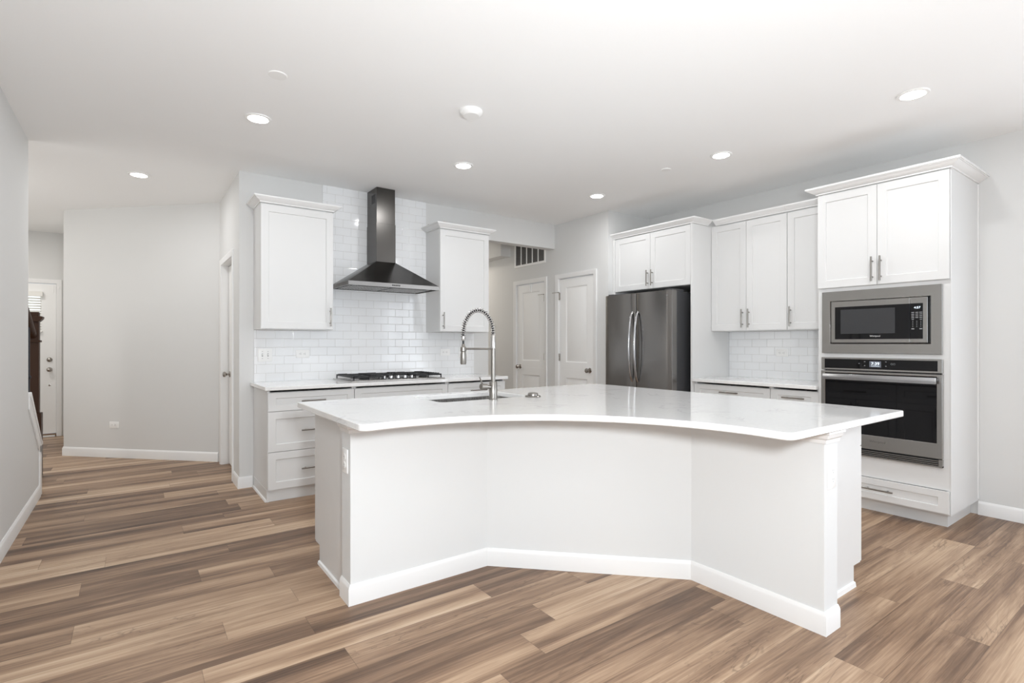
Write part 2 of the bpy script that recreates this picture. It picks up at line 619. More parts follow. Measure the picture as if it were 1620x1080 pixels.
# left side wall (beside the camera) and the low sloped stair wall
XG = -1.366
struct('wall_left', MB().box(XG - T, XG, BACK_Y, 0.157, 0, H), M_WALL, 'greige wall at the left edge beside the stairs')


def mapx(x0):
    return lambda a, b, c: (c, a, b)


sw = MB().prism([(0.157, 0), (0.745, 0), (0.745, 0.425), (0.157, 0.862)], XG - T, XG, mapx(0))
hw = struct('wall_stair_low', sw, M_WALL, 'low wall sloping down beside the stairs')
cp = MB().prism([(0.157, 0.862), (0.765, 0.410), (0.765, 0.437), (0.700, 0.470), (0.175, 0.893), (0.157, 0.893)], XG - T - 0.015, XG + 0.018, mapx(0))
cp.build('sloped_cap', M_TRIM, hw, 0.003)
MB().prism([(0.157, 0.765), (0.745, 0.328), (0.745, 0.425), (0.157, 0.862)], XG, XG + 0.010, mapx(0)).build('skirt_board', M_TRIM, hw, 0.002)
MB().box(XG - T - 0.012, XG + 0.010, 0.690, 0.775, 0, 0.415).build('end_post', M_TRIM, hw, 0.003)

# wall with a door going back from the hood wall, opening y 0.36..1.10
wd = MB().box(0, T, T, 0.352, 0, H)
wd.box(0, T, 1.108, 1.264, 0, H).box(0, T, 0.352, 1.108, 2.062, H)
struct('wall_side_hall', wd, M_WALL, 'short greige wall with a white door left of the hood wall')
# diagonal wall
struct('wall_diagonal', MB().prism([(0, 1.264), (-1.373, 2.637), (-1.373, 2.80), (-1.28, 2.80), (0.09, 1.43), (0.12, 1.264)], 0, H), M_WALL,
       'wide blank greige diagonal wall with one low outlet')
struct('wall_hall_return', MB().box(-1.373, -1.25, 2.80, 4.30, 0, H), M_WALL)
# entry wall with door opening x -2.495..-1.585, z 0..2.06
EY = 4.30
we = MB().box(-3.0, -2.503, EY, EY + T, 0, H).box(-1.577, -1.25, EY, EY + T, 0, H).box(-2.503, -1.577, EY, EY + T, 2.062, H)
struct('wall_entry', we, M_WALL, 'warm lit wall above the entry door at the far left')
struct('wall_stair_side', MB().box(-3.0, -2.9, -1.2, EY, 0, H), M_WALL)
struct('wall_stair_end', MB().box(-2.9, XG - T, -1.3, -1.2, 0, H), M_WALL)

# pantry wall x3 (two doors), opening 2: y -0.69..-0.08, opening 1: y 0.205..0.815
X3 = 3.571
wp = MB().box(X3, X3 + T, -0.919, -0.698, 0, H).box(X3, X3 + T, -0.072, 0.193, 0, H).box(X3, X3 + T, 0.819, 3.0, 0, H)
wp.box(X3, X3 + T, -0.698, -0.072, 2.062, H).box(X3, X3 + T, 0.193, 0.819, 2.062, H)
struct('wall_pantry', wp, M_WALL, 'greige wall holding the two narrow white panel doors')
struct('wall_fridge_return', MB().box(X3 + T, 4.285, -0.919, -0.80, 0, H), M_WALL)
struct('wall_passage_left', MB().box(2.45, 2.57, T, 3.0, 0, H), M_WALL)
struct('wall_passage_end', MB().box(2.45, X3 + T, 3.0, 3.12, 0, H), M_WALL)
struct('trim_2', MB().box(3.403, X3, 0.95, 2.6, 2.47, H), M_WALL, 'boxed bulkhead high on the wall in the passage')

# right wall B with a wide glazed opening for the living side y -8.05..-4.95 (behind the camera)
XB = 4.285
wb = MB().box(XB, XB + T, -4.95, -0.80, 0, H).box(XB, XB + T, BACK_Y, -8.05, 0, H)
wb.box(XB, XB + T, -8.05, -4.95, 0, 0.12).box(XB, XB + T, -8.05, -4.95, 2.3, H)
wbo = struct('wall_right', wb, M_WALL, 'greige wall behind the fridge and oven tower')
struct('tile_backsplash', MB().box(XB - 0.008, XB, -3.096, -1.957, 0.914, 1.372), M_TILE_B, None, wbo)['label'] = 'small white subway tile field between counter and cabinets'

# wall behind the camera with two tall windows
bx = [(-1.366, -1.05), (0.85, 1.95), (3.85, 4.285)]
wk = MB()
for a, b in bx:
    wk.box(a, b, BACK_Y - T, BACK_Y, 0, H)
for a, b in ((-1.05, 0.85), (1.95, 3.85)):
    wk.box(a, b, BACK_Y - T, BACK_Y, 0, 0.3).box(a, b, BACK_Y - T, BACK_Y, 2.4, H)
struct('wall_front', wk, M_WALL)
for i, (a, b) in enumerate(((-1.05, 0.85), (1.95, 3.85))):
    fr = MB()
    fr.box(a, a + 0.05, BACK_Y - 0.10, BACK_Y - 0.02, 0.3, 2.4).box(b - 0.05, b, BACK_Y - 0.10, BACK_Y - 0.02, 0.3, 2.4)
    fr.box(a, b, BACK_Y - 0.10, BACK_Y - 0.02, 0.3, 0.35).box(a, b, BACK_Y - 0.10, BACK_Y - 0.02, 2.35, 2.4)
    fr.box((a + b) / 2 - 0.03, (a + b) / 2 + 0.03, BACK_Y - 0.10, BACK_Y - 0.02, 0.35, 2.35)
    struct('window_%d' % (i + 1), fr, M_WINF)
fr = MB()
fr.box(XB + 0.02, XB + 0.10, -8.05, -7.99, 0.12, 2.3).box(XB + 0.02, XB + 0.10, -5.01, -4.95, 0.12, 2.3)
fr.box(XB + 0.02, XB + 0.10, -7.99, -5.01, 0.12, 0.18).box(XB + 0.02, XB + 0.10, -7.99, -5.01, 2.24, 2.3)
fr.box(XB + 0.02, XB + 0.10, -6.54, -6.46, 0.18, 2.24)
struct('window_3', fr, M_WINF)

# baseboards
BBH = 0.098


def bprof(t=0.013, h=BBH):
    return [(0, 0.0), (t, 0.0), (t, h - 0.018), (t * 0.75, h - 0.010), (t * 0.45, h - 0.004), (t * 0.3, h), (0, h)]


def baseboard(name, path, side, h=BBH, label=None):
    return struct(name, MB().sweep(path, bprof(h=h), side), M_TRIM, label)


baseboard('baseboard_left', [(XG, BACK_Y + 0.01), (XG, 0.688)], 1, label='white baseboard along the left wall')
baseboard('baseboard_diagonal', [(-1.373, 2.72), (-1.373, 2.637), (-0.010, 1.274)], -1 if False else 1, label='white baseboard under the diagonal wall')
baseboard('baseboard_back', [(0.0, 0.285), (0.0, 0.0), (0.105, 0.0)], 1, label='short white baseboard beside the drawer cabinet')
baseboard('baseboard_right', [(XB, -3.935), (XB, -4.95)], 1, label='white baseboard right of the oven tower')
baseboard('baseboard_pantry', [(X3, 2.99), (X3, 0.90)], 1)
baseboard('baseboard_entry', [(-1.373, 4.29), (-1.373, 2.83)], -1 if False else 1)


# ---------------------------------------------------------------- doors
def casing(mb, x0, x1, z1, yf, w_=0.057, t=0.016):
    prof = [(0.004, 0), (0.004, t * 0.55), (0.012, t * 0.7), (w_ * 0.55, t * 0.75), (w_ * 0.8, t), (w_, t), (w_, 0)]
    mb.sweep([(x0, 0), (x0, z1), (x1, z1), (x1, 0)], prof, -1, lambda a, b, c: (a, yf - c, b))
    return mb


def jamb(mb, x0, x1, z1, y0, y1, t=0.008):
    mb.box(x0 - t, x0, y0, y1, 0, z1 + t).box(x1, x1 + t, y0, y1, 0, z1 + t).box(x0, x1, y0, y1, z1, z1 + t)
    return mb


RAISE = [(0, 0), (0.010, 0.009), (0.016, 0.009), (0.040, 0.002)]


def panel_door(mb, x0, x1, H_, yf, t=0.035, st=0.115):
    zm = 0.93
    mb.slab(x0, x1, 0.010, zm, yf, t, RAISE, (x0 + st, x1 - st, 0.23, 0.83))
    mb.slab(x0, x1, zm, H_, yf, t, RAISE, (x0 + st, x1 - st, 1.02, H_ - 0.105))
    return mb


def knob(parent, x, z, yf, m=M_KNOBN):
    pr = [(0.030, 0), (0.031, 0.004), (0.027, 0.009), (0.011, 0.012), (0.010, 0.030), (0.018, 0.036), (0.026, 0.045), (0.028, 0.054),
          (0.024, 0.063), (0.012, 0.068), (0, 0.069)]
    k = MB().lathe(pr, 28, lambda a, b, c: (x + a, yf - c, z + b)).build('knob', m, parent)
    return k


def hinge(parent, x, z, yf):
    h = MB()
    h.cyl((x, yf - 0.006, z - 0.045), (x, yf - 0.006, z + 0.045), 0.006, n=12)
    h.box(x - 0.016, x + 0.016, yf - 0.003, yf, z - 0.044, z + 0.044)
    return h.build('hinge', M_KNOBN, parent)


def doorroot(name, loc, rz, label):
    o = bpy.data.objects.new(name, None)
    SC.collection.objects.link(o)
    o.location = loc
    o.rotation_euler = (0, 0, rz)
    o['kind'] = 'structure'
    o['label'] = label
    return o


# the two pantry doors (local x = -(y - yo), facing -x)
def pantry(name, ytop, hinge_left, label, hook=False):
    d = doorroot(name, (X3, ytop, 0), FACE_B, label)       # local x 0 at y = ytop, opening 0.61 wide
    W_ = 0.610
    casing(MB(), 0, W_, 2.054, 0).build('casing', M_TRIM, d, 0.0008)
    jamb(MB(), 0, W_, 2.054, 0.0, T - 0.002).build('jamb', M_TRIM, d)
    sl = panel_door(MB(), 0.003, W_ - 0.003, 2.048, 0.012)
    s_ = sl.build('door_slab', M_DOOR, d, 0.0006)
    hx = 0.002 if hinge_left else W_ - 0.002
    kx = W_ - 0.07 if hinge_left else 0.07
    knob(s_, kx, 0.935, 0.012)
    for z in (1.84, 1.08, 0.22):
        hinge(d, hx, z, 0.008)
    # hinge pin door stop: thin rod with a bumper at the top hinge
    q = MB()
    sgn = 1 if hinge_left else -1
    q.cyl((hx, -0.004, 1.888), (hx - 0.075 * 1, -0.048, 1.884), 0.0028, n=8)
    q.cyl((hx - 0.012, -0.010, 1.887), (hx + 0.004, 0.0, 1.888), 0.006, n=10)
    q.build('door_stop', M_KNOBN, d)
    if hook:
        g = MB()
        g.box(0.285, 0.295, 0.0045, 0.0105, 1.945, 2.046).box(0.318, 0.328, 0.0045, 0.0105, 1.935, 2.046)
        g.build('over_door_hook', M_WHITEM, d)
    return d


pantry('door_1', 0.811, False, 'narrow white two panel door under the return air grille', True)
pantry('door_2', -0.080, True, 'narrow white two panel door nearest the fridge')
# door in the short side wall (faces -x), set back towards the closet side
d3 = doorroot('door_3', (0, 1.10, 0), FACE_B, 'white door seen edge on left of the hood wall')
casing(MB(), 0, 0.74, 2.054, 0).build('casing', M_TRIM, d3, 0.0008)
jamb(MB(), 0, 0.74, 2.054, 0.0, T).build('jamb', M_TRIM, d3)
s3 = panel_door(MB(), 0.003, 0.737, 2.048, 0.066).build('door_slab', M_DOOR, d3, 0.0006)
knob(s3, 0.08, 0.935, 0.066)
# entry door (faces -y)
d4 = doorroot('door_4', (-2.495, EY, 0), 0, 'white entry door with a blind over its window')
casing(MB(), 0, 0.91, 2.054, 0).build('casing', M_TRIM, d4, 0.0008)
jamb(MB(), 0, 0.91, 2.054, 0, T).build('jamb', M_TRIM, d4)
wx0, wx1, wz0, wz1 = 0.14, 0.745, 1.43, 1.88
ds = MB()
ds.box(0.003, wx0, 0.010, 0.052, 0.045, 2.048).box(wx1, 0.907, 0.010, 0.052, 0.045, 2.048)
ds.box(wx0, wx1, 0.010, 0.052, 0.045, wz0).box(wx0, wx1, 0.010, 0.052, wz1, 2.048)
s4 = ds.build('door_slab', M_DOOR, d4)
MB().box(wx0, wx1, 0.030, 0.036, wz0, wz1).build('glass', M_LITE, s4)['label'] = 'daylit window pane in the entry door'
bl = MB()
z = wz0 + 0.012
while z < wz1 - 0.02:
    bl.prism([(0.0085, z - 0.010), (-0.016, z + 0.010), (-0.0175, z + 0.008), (0.007, z - 0.012)], wx0 - 0.015, wx1 + 0.015, lambda a, b, c: (c, a - 0.012, b))
    z += 0.034
bl.build('blind_slats', M_BLIND, s4)
MB().box(wx0 - 0.03, wx1 + 0.03, -0.045, 0.010, wz1 - 0.005, wz1 + 0.06).build('valance', M_BLIND, s4, 0.003)
MB().box(wx0 - 0.02, wx1 + 0.02, -0.028, 0.008, wz0 - 0.03, wz0 - 0.01).build('bottom_rail', M_BLIND, s4, 0.002)
dx_ = 0.91 - 0.07
MB().lathe([(0.030, 0), (0.031, 0.010), (0.022, 0.022), (0.008, 0.028), (0, 0.029)], 24, lambda a, b, c: (dx_ + a, 0.010 - c, 1.033 + b)).build('deadbolt', M_KNOBN, s4)
knob(s4, dx_, 0.90, 0.010)
MB().lathe([(0.012, 0), (0.012, 0.006), (0, 0.008)], 16, lambda a, b, c: (dx_ + a, 0.010 - c, 0.69 + b)).build('door_viewer', M_KNOBN, s4)
MB().box(0.003, 0.907, 0.0, 0.09, 0.0, 0.035).build('threshold', M_THRESH, d4)
MB().box(0.0, 0.90, -0.045, 0.0, 0.0, 0.020).build('threshold_strip', M_TRIM, d4, 0.002)
c2 = MB().box(0.872, 0.884, 0.004, 0.010, 1.94, 2.03)
c2.box(0.930, 0.942, -0.022, -0.016, 1.99, 2.02)
c2.build('latch', M_WHITEM, d4)


# ================================================================= CABINETS
SHAKER = [(0, 0), (0.003, 0.008)]


def front(mb, x0, x1, z0, z1, yf, t=0.019, rail=0.058):
    r = min(rail, (z1 - z0) * 0.30)
    return mb.slab(x0, x1, z0, z1, yf, t, SHAKER, (x0 + rail, x1 - rail, z0 + r, z1 - r))


def pull(parent, x, z, yf, L=0.16, vert=True, m=M_NICKEL):
    so = 0.030
    mb = MB()
    if vert:
        mb.cyl((x, yf - so, z - L / 2), (x, yf - so, z + L / 2), 0.0062, n=12)
        for dz in (-L * 0.32, L * 0.32):
            mb.cyl((x, yf - so, z + dz), (x, yf, z + dz), 0.005, n=10)
    else:
        mb.cyl((x - L / 2, yf - so, z), (x + L / 2, yf - so, z), 0.0062, n=12)
        for dx in (-L * 0.32, L * 0.32):
            mb.cyl((x + dx, yf - so, z), (x + dx, yf, z), 0.005, n=10)
    return mb.build('handle', m, parent)


def crown_prof(z=2.421, out=0.058, h=0.050):
    return [(0.0, z), (0.009, z), (0.009, z + 0.009), (0.014, z + 0.009), (out * 0.36, z + 0.015), (out * 0.62, z + 0.023), (out * 0.80, z + 0.034),
            (out * 0.88, z + 0.034), (out * 0.88, z + 0.039), (out, z + 0.039), (out, z + h), (0.0, z + h)]


def cabinet(name, label, loc, rz, w_, d, z0, z1, fronts, group=None, toe=None, left_to_floor=False, crown=None,
            top=True, crown_out=0.058, toe_side=0.0, skip_front=(), side_to=None):
    """local frame: x 0..w_, front faces at y = -0.020 (carcass front y=0), back y = d."""
    t = thing(name, label, 'cabinet', loc, rz, group)
    c = MB()
    th = 0.018
    c.box(0, th, 0, d, z0, z1).box(w_ - th, w_, 0, d, z0, z1)
    c.box(th, w_ - th, 0, d, z0, z0 + th)
    if top:
        c.box(th, w_ - th, 0, d, z1 - th, z1)
    c.box(th, w_ - th, d - 0.006, d, z0 + th, z1 - th if top else z1)
    c.build('carcass', M_CAB, t)
    # dark recess behind the reveals between the fronts
    c = MB().box(th, w_ - th, 0.001, 0.004, z0 + th, z1 - th)
    c.build('face_frame', M_CAB, t)
    if toe is not None:
        rec, hh = toe
        MB().box(toe_side, w_ - toe_side, rec, d - 0.01, 0, hh).build('toe_kick', M_CAB, t)
    for fr in fronts:
        kind, a, b, c0, c1, hd = fr
        f_ = front(MB(), a, b, c0, c1, -0.020).build(kind, M_CAB, t, 0.0009)
        if hd:
            for (v, hx, hz, L) in (hd if isinstance(hd, list) else [hd]):
                pull(f_, hx, hz, -0.020, L, v == 'v')
    if crown:
        cm = MB()
        cm.sweep(crown, crown_prof(out=crown_out), 1)
        cm.build('crown_molding', M_TRIM, t)
    return t


# ---- hood wall, upper cabinets (front plane of doors y=-0.325)
g = 0.0015
UZ0, UZ1 = 1.372, 2.421
ca = cabinet('upper_cabinet', 'tall white wall cabinet left of the range hood', (0.113, -0.305, 0), 0, 0.592, 0.303, UZ0, UZ1,
             [('door', g, 0.592 - g, UZ0 + 0.004, UZ1 - 0.010, ('v', 0.562, 1.484, 0.165))], 'wall cabinets beside the hood',
             crown=[(0, 0.303), (0, -0.020), (0.592, -0.020), (0.592, 0.303)])
cb = cabinet('upper_cabinet', 'tall white wall cabinet between the range hood and the passage', (1.7745, -0.305, 0), 0, 0.590, 0.303, UZ0, UZ1,
             [('door', g, 0.590 - g, UZ0 + 0.004, UZ1 - 0.010, ('v', 0.032, 1.484, 0.170))], 'wall cabinets beside the hood',
             crown=[(0, 0.303), (0, -0.020), (0.590, -0.020), (0.590, 0.303)])

# things lying on top of the right cabinet
o = MB().prism([(0, 0), (0.075, 0.01), (0.07, 0.055), (0.01, 0.05)], 2.4715, 2.483).build('card_scrap', M_RED, None)
o.location = (1.80, -0.345, 0)
tag(o, 'small rust red scrap on top of the cabinet right of the hood', 'scrap')
o = MB().prism([(0, 0), (0.05, 0.01), (0.045, 0.05), (0.005, 0.045)], 2.4715, 2.484).build('card_scrap', M_BRCARD, None)
o.location = (1.735, -0.15, 0)
tag(o, 'small dark brown scrap on the cabinet crown beside the hood tile', 'scrap')

# ---- hood wall, base cabinets (drawer front plane y=-0.605)
BZ0, BZ1 = 0.095, 0.883
zz = [(0.098, 0.392), (0.396, 0.712), (0.716, 0.862)]


def base_A(name, label, x0, w_, fronts):
    return cabinet(name, label, (x0, -0.585, 0), 0, w_, 0.583, BZ0, BZ1, fronts, 'base cabinets under the hood wall counter', toe=(0.020, BZ0), top=False)


W1 = 0.6865
b1 = base_A('base_cabinet', 'white base cabinet of three wide drawers at the left end of the hood wall', 0.112, W1,
            [('drawer', g, W1 - g, zz[0][0], zz[0][1], ('h', W1 / 2, 0.245, 0.19)),
             ('drawer', g, W1 - g, zz[1][0], zz[1][1], ('h', W1 / 2, 0.554, 0.19)),
             ('drawer', g, W1 - g, zz[2][0], zz[2][1], ('h', W1 / 2, 0.789, 0.19))])
# side panel to the floor and the shoe strip
MB().box(-0.002, 0.016, 0.012, 0.583, 0, BZ0).build('side_panel', M_CAB, b1)
MB().sweep([(-0.002, 0.583), (-0.002, 0.02)], [(0, 0), (0.012, 0), (0.009, 0.013), (0, 0.018)], -1 if False else 1).build('shoe_molding', M_TRIM, b1)
W2 = 0.909
base_A('base_cabinet', 'white base cabinet directly under the gas cooktop', 0.8005, W2,
       [('drawer', g, W2 - g, zz[2][0], zz[2][1], None),
        ('door', g, W2 / 2 - g, 0.098, 0.712, ('v', W2 / 2 - 0.03, 0.60, 0.165)),
        ('door', W2 / 2 + g, W2 - g, 0.098, 0.712, ('v', W2 / 2 + 0.03, 0.60, 0.165))])
W3 = 0.669
base_A('base_cabinet', 'white base cabinet at the passage end of the hood wall', 1.7115, W3,
       [('drawer', g, W3 - g, zz[2][0], zz[2][1], ('h', W3 / 2, 0.789, 0.19)),
        ('door', g, W3 / 2 - g, 0.098, 0.712, ('v', W3 / 2 - 0.03, 0.60, 0.165)),
        ('door', W3 / 2 + g, W3 - g, 0.098, 0.712, ('v', W3 / 2 + 0.03, 0.60, 0.165))])


# ---- countertops
def fillet(poly, rad, n=6):
    out = []
    L = len(poly)
    for i, p in enumerate(poly):
        r = rad.get(i, 0)
        if r == 0:
            out.append(p)
            continue
        P = Vector(p)
        a = (Vector(poly[i - 1]) - P).normalized()
        b = (Vector(poly[(i + 1) % L]) - P).normalized()
        half = math.acos(max(-1, min(1, a.dot(b)))) / 2
        d = r / math.tan(half)
        c = P + (a + b).normalized() * (r / math.sin(half))
        s0 = P + a * d - c
        s1 = P + b * d - c
        a0 = math.atan2(s0.y, s0.x)
        a1 = math.atan2(s1.y, s1.x)
        da = (a1 - a0 + PI) % (2 * PI) - PI
        for k in range(n + 1):
            q = a0 + da * k / n
            out.append((c.x + r * math.cos(q), c.y + r * math.sin(q)))
    return out


def offs(poly, d):
    """inset a polygon by d (positive = inside) whatever its winding"""
    A = sum(poly[i - 1][0] * poly[i][1] - poly[i][0] * poly[i - 1][1] for i in range(len(poly)))
    sg = 1 if A > 0 else -1
    out = []
    L = len(poly)
    for i in range(L):
        p = Vector(poly[i])
        e0 = (p - Vector(poly[i - 1])).normalized()
        e1 = (Vector(poly[(i + 1) % L]) - p).normalized()
        n0 = Vector((-e0.y, e0.x)) * sg
        n1 = Vector((-e1.y, e1.x)) * sg
        m = (n0 + n1)
        if m.length < 1e-6:
            m = n0
        m = m.normalized()
        q = p + m * d / max(0.3, m.dot(n0))
        out.append((q.x, q.y))
    return out


def slab_top(name, poly, z0, z1, m, hole=None, ease=0.003, parent=None):
    bm = bmesh.new()

    def loop(pl, z):
        return [bm.verts.new((x, y, z)) for x, y in pl]

    def walls(ls):
        for a, b in zip(ls, ls[1:]):
            n = len(a)
            for i in range(n):
                bm.faces.new((a[i], a[(i + 1) % n], b[(i + 1) % n], b[i]))
    po = offs(poly, ease)
    ls = [loop(po, z1), loop(poly, z1 - ease), loop(poly, z0 + ease), loop(po, z0)]
    walls(ls)
    tops, bots = [ls[0]], [ls[-1]]
    if hole:
        ho = offs(hole, -ease)
        hs = [loop(ho, z1), loop(hole, z1 - ease), loop(hole, z0 + ease), loop(ho, z0)]
        walls(hs)
        tops.append(hs[0])
        bots.append(hs[-1])
    for grp in (tops, bots):
        es = []
        for lp in grp:
            for i in range(len(lp)):
                e = bm.edges.get((lp[i], lp[(i + 1) % len(lp)]))
                es.append(e)
        bmesh.ops.triangle_fill(bm, edges=es, use_beauty=True)
    bmesh.ops.recalc_face_normals(bm, faces=bm.faces)
    me = bpy.data.meshes.new(name)
    bm.to_mesh(me)
    bm.free()
    me.shade_smooth()
    me.set_sharp_from_angle(angle=R(25))
    me.materials.append(m)
    o = bpy.data.objects.new(name, me)
    SC.collection.objects.link(o)
    if parent:
        o.parent = parent
    return o


o = slab_top('countertop', fillet([(0.085, -0.010), (2.394, -0.010), (2.394, -0.645), (0.085, -0.645)], {2: 0.008, 3: 0.008}), 0.884, 0.914, M_QUARTZ)
tag(o, 'long white quartz countertop under the hood holding the cooktop', 'countertop')
o = slab_top('countertop', [(XB - 0.010, -1.957), (XB - 0.645, -1.957), (XB - 0.645, -3.096), (XB - 0.010, -3.096)], 0.884, 0.914, M_QUARTZ)
tag(o, 'short white quartz countertop between the fridge panel and the oven tower', 'countertop')

# ---- right wall: local x = distance along -y. Root at (front, y, 0) rotated to face -x
UX = XB - 0.305       # carcass front of the uppers (doors at XB-0.325)
DX = XB - 0.610       # carcass front of deep units (doors at 3.655)
fp = thing('fridge_panel', 'tall white end panel between the fridge and the short counter', 'panel')
MB().box(3.647, XB - 0.002, -1.955, -1.937, 0, UZ1 - 0.003).build('panel_board', M_CAB, fp, 0.001)
fp = thing('fridge_panel', 'narrow white filler panel between the pantry wall and the fridge', 'panel')
MB().box(3.650, XB - 0.002, -0.947, -0.921, 0, UZ1 - 0.003).build('panel_board', M_CAB, fp, 0.001)
WF = 0.986
cabinet('upper_cabinet', 'deep white two door cabinet above the fridge', (DX, -0.948, 0), FACE_B, WF, 0.608, 1.826, UZ1,
        [('door', g, 0.492 - g, 1.829, UZ1 - 0.010, ('v', 0.462, 1.940, 0.165)),
         ('door', 0.492 + g, WF - 0.003, 1.829, UZ1 - 0.010, ('v', 0.522, 1.940, 0.165))], 'white wall cabinets on the fridge wall',
        crown=[(-0.027, -0.020), (WF + 0.021, -0.020), (WF + 0.021, 0.226)])
WU = 0.7505
cabinet('upper_cabinet', 'white two door wall cabinet right of the fridge panel', (UX, -1.957, 0), FACE_B, WU, 0.303, UZ0, UZ1,
        [('door', g, WU / 2 - 0.008 - g, UZ0 + 0.004, UZ1 - 0.010, ('v', WU / 2 - 0.040, 1.490, 0.175)),
         ('door', WU / 2 - 0.008 + g, WU - g, UZ0 + 0.004, UZ1 - 0.010, ('v', WU / 2 + 0.024, 1.490, 0.175))], 'white wall cabinets on the fridge wall',
        crown=[(0.053, -0.020), (WU, -0.020)])
WS = 0.386
cabinet('upper_cabinet', 'narrow white single door wall cabinet touching the oven tower', (UX, -2.709, 0), FACE_B, WS, 0.303, UZ0, UZ1,
        [('door', g, WS - g, UZ0 + 0.004, UZ1 - 0.010, ('v', 0.032, 1.490, 0.175))], 'white wall cabinets on the fridge wall',
        crown=[(0.0, -0.020), (WS, -0.020)])
BX = XB - 0.585
for (nm, y0, ww) in (('white base cabinet with drawer next to the fridge panel', -1.957, 0.747), ('white base cabinet with drawer next to the oven tower', -2.706, 0.390)):
    cabinet('base_cabinet', nm, (BX, y0, 0), FACE_B, ww, 0.583, BZ0, BZ1,
            [('drawer', g, ww - g, zz[2][0], zz[2][1], ('h', ww / 2 if ww > .5 else 0.2, 0.803, 0.18)),
             ('door', g, ww / 2 - g, 0.098, 0.712, ('v', ww / 2 - 0.03, 0.60, 0.165)),
             ('door', ww / 2 + g, ww - g, 0.098, 0.712, ('v', ww / 2 + 0.03, 0.60, 0.165))], 'base cabinets under the short counter', toe=(0.06, BZ0), top=False)

# ---- oven tower
TY = -3.0985
TW_ = 0.8305
tw = thing('oven_tower_cabinet', 'tall white cabinet tower holding the microwave and the wall oven', 'cabinet', (DX, TY, 0), FACE_B)
c = MB()
D = 0.608
c.box(0, 0.018, 0, D, 0.10, UZ1).box(TW_ - 0.018, TW_, 0, D, 0.10, UZ1)
c.box(0.018, TW_ - 0.018, 0, D, 0.10, 0.118).box(0.018, TW_ - 0.018, 0, D, UZ1 - 0.018, UZ1)
c.box(0.018, TW_ - 0.018, D - 0.006, D, 0.118, UZ1 - 0.018)
c.box(0.018, TW_ - 0.018, 0, 0.02, 0.265, 0.445)               # rail under the oven
c.box(0.018, 0.045, 0, 0.02, 0.445, 1.68).box(TW_ - 0.045, TW_ - 0.018, 0, 0.02, 0.445, 1.68)
c.box(0.045, TW_ - 0.045, 0, 0.02, 1.125, 1.205).box(0.045, TW_ - 0.045, 0, 0.02, 1.640, 1.68)
c.box(0.018, TW_ - 0.018, 0.02, D - 0.01, 1.150, 1.168).box(0.018, TW_ - 0.018, 0.02, D - 0.01, 0.385, 0.403)
c.box(0.018, TW_ - 0.018, 0.0, D - 0.01, 1.681, 1.699)
c.build('carcass', M_CAB, tw)
# right hand front edge strip of the tower side seen from the room
MB().box(TW_ - 0.001, TW_ + 0.004, -0.006, D, 0.10, UZ1).build('side_panel', M_CAB, tw, 0.001)
MB().box(TW_ + 0.004, TW_ + 0.012, D - 0.012, D, 0.115, UZ1 - 0.005).build('scribe_strip', M_TRIM, tw)
MB().box(0.018, TW_ - 0.018, 0.001, 0.004, 1.70, UZ1 - 0.02).build('face_frame', M_CAB, tw)
for (a, b, hx) in ((g, 0.409 - g, 0.382), (0.409 + g, TW_ - g - 0.002, 0.436)):
    f_ = front(MB(), a, b, 1.684, UZ1 - 0.008, -0.020).build('door', M_CAB, tw, 0.0009)
    pull(f_, hx, 1.797, -0.020, 0.180)
f_ = front(MB(), g, TW_ - 0.004, 0.112, 0.262, -0.020, rail=0.060).build('drawer', M_CAB, tw, 0.0009)
pull(f_, TW_ / 2, 0.190, -0.020, 0.20, False)
MB().box(0.0, TW_ - 0.038, 0.085, D - 0.002, 0, 0.10).build('toe_kick', M_CAB, tw)
MB().sweep([(0, 0.226), (0, -0.020), (TW_ + 0.004, -0.020), (TW_ + 0.004, D)], crown_prof(out=0.066, h=0.052), 1).build('crown_molding', M_TRIM, tw)

# ---- microwave with trim kit (fronts stand proud of the tower face)
mw = thing('microwave', 'built in stainless microwave with a wide trim frame', 'microwave', (DX, TY, 0), FACE_B)
yf = -0.022
x0, x1, z0, z1 = 0.034, 0.790, 1.177, 1.652
mx0, mx1, mz0, mz1 = 0.094, 0.728, 1.249, 1.578
fr = MB()
fr.ring(x0, x1, z0, z1, mx0, mx1, mz0, mz1, yf, -0.001)
fr.build('trim_frame', M_STEELH, mw, 0.0015)
MB().box(mx0 + 0.002, mx1 - 0.002, 0.012, 0.42, mz0 + 0.002, mz1 - 0.002).build('body', M_BLKPL, mw)
ax0, ax1, az0, az1 = mx0 + 0.009, mx1 - 0.015, mz0 + 0.008, mz1 - 0.006
xs = 0.612
yd = -0.030
dd = MB().box(ax0, xs - 0.001, yd, 0.012, az0, az1).build('door', M_STEELH, mw, 0.002)
gx0, gx1, gz0, gz1 = 0.132, 0.687, 1.284, 1.530
MB().box(gx0, xs - 0.001, yd - 0.002, yd, gz0, gz1).build('glass', M_BLACKG, dd, 0.001)
MB().box(0.172, 0.525, yd - 0.0028, yd - 0.002, 1.325, 1.508).build('window', M_SCREEN, dd)
text('Whirlpool', 0.016, M_LOGO_W, dd, (0.40, yd - 0.0021, 1.306), name='logo', shear=0.15)
pp = MB().box(xs + 0.001, ax1, yd, 0.012, az0, az1).build('control_panel', M_STEELH, mw, 0.002)
kp = MB().box(xs + 0.001, gx1, yd - 0.002, yd, gz0, gz1).build('keypad', M_BLACKG, pp, 0.001)
kp['label'] = 'black keypad with small grey legends'
text('4:57', 0.020, M_DIGIT, pp, (0.655, yd - 0.0021, 1.500), name='clock_digits', sx=1.1)
lg = MB()
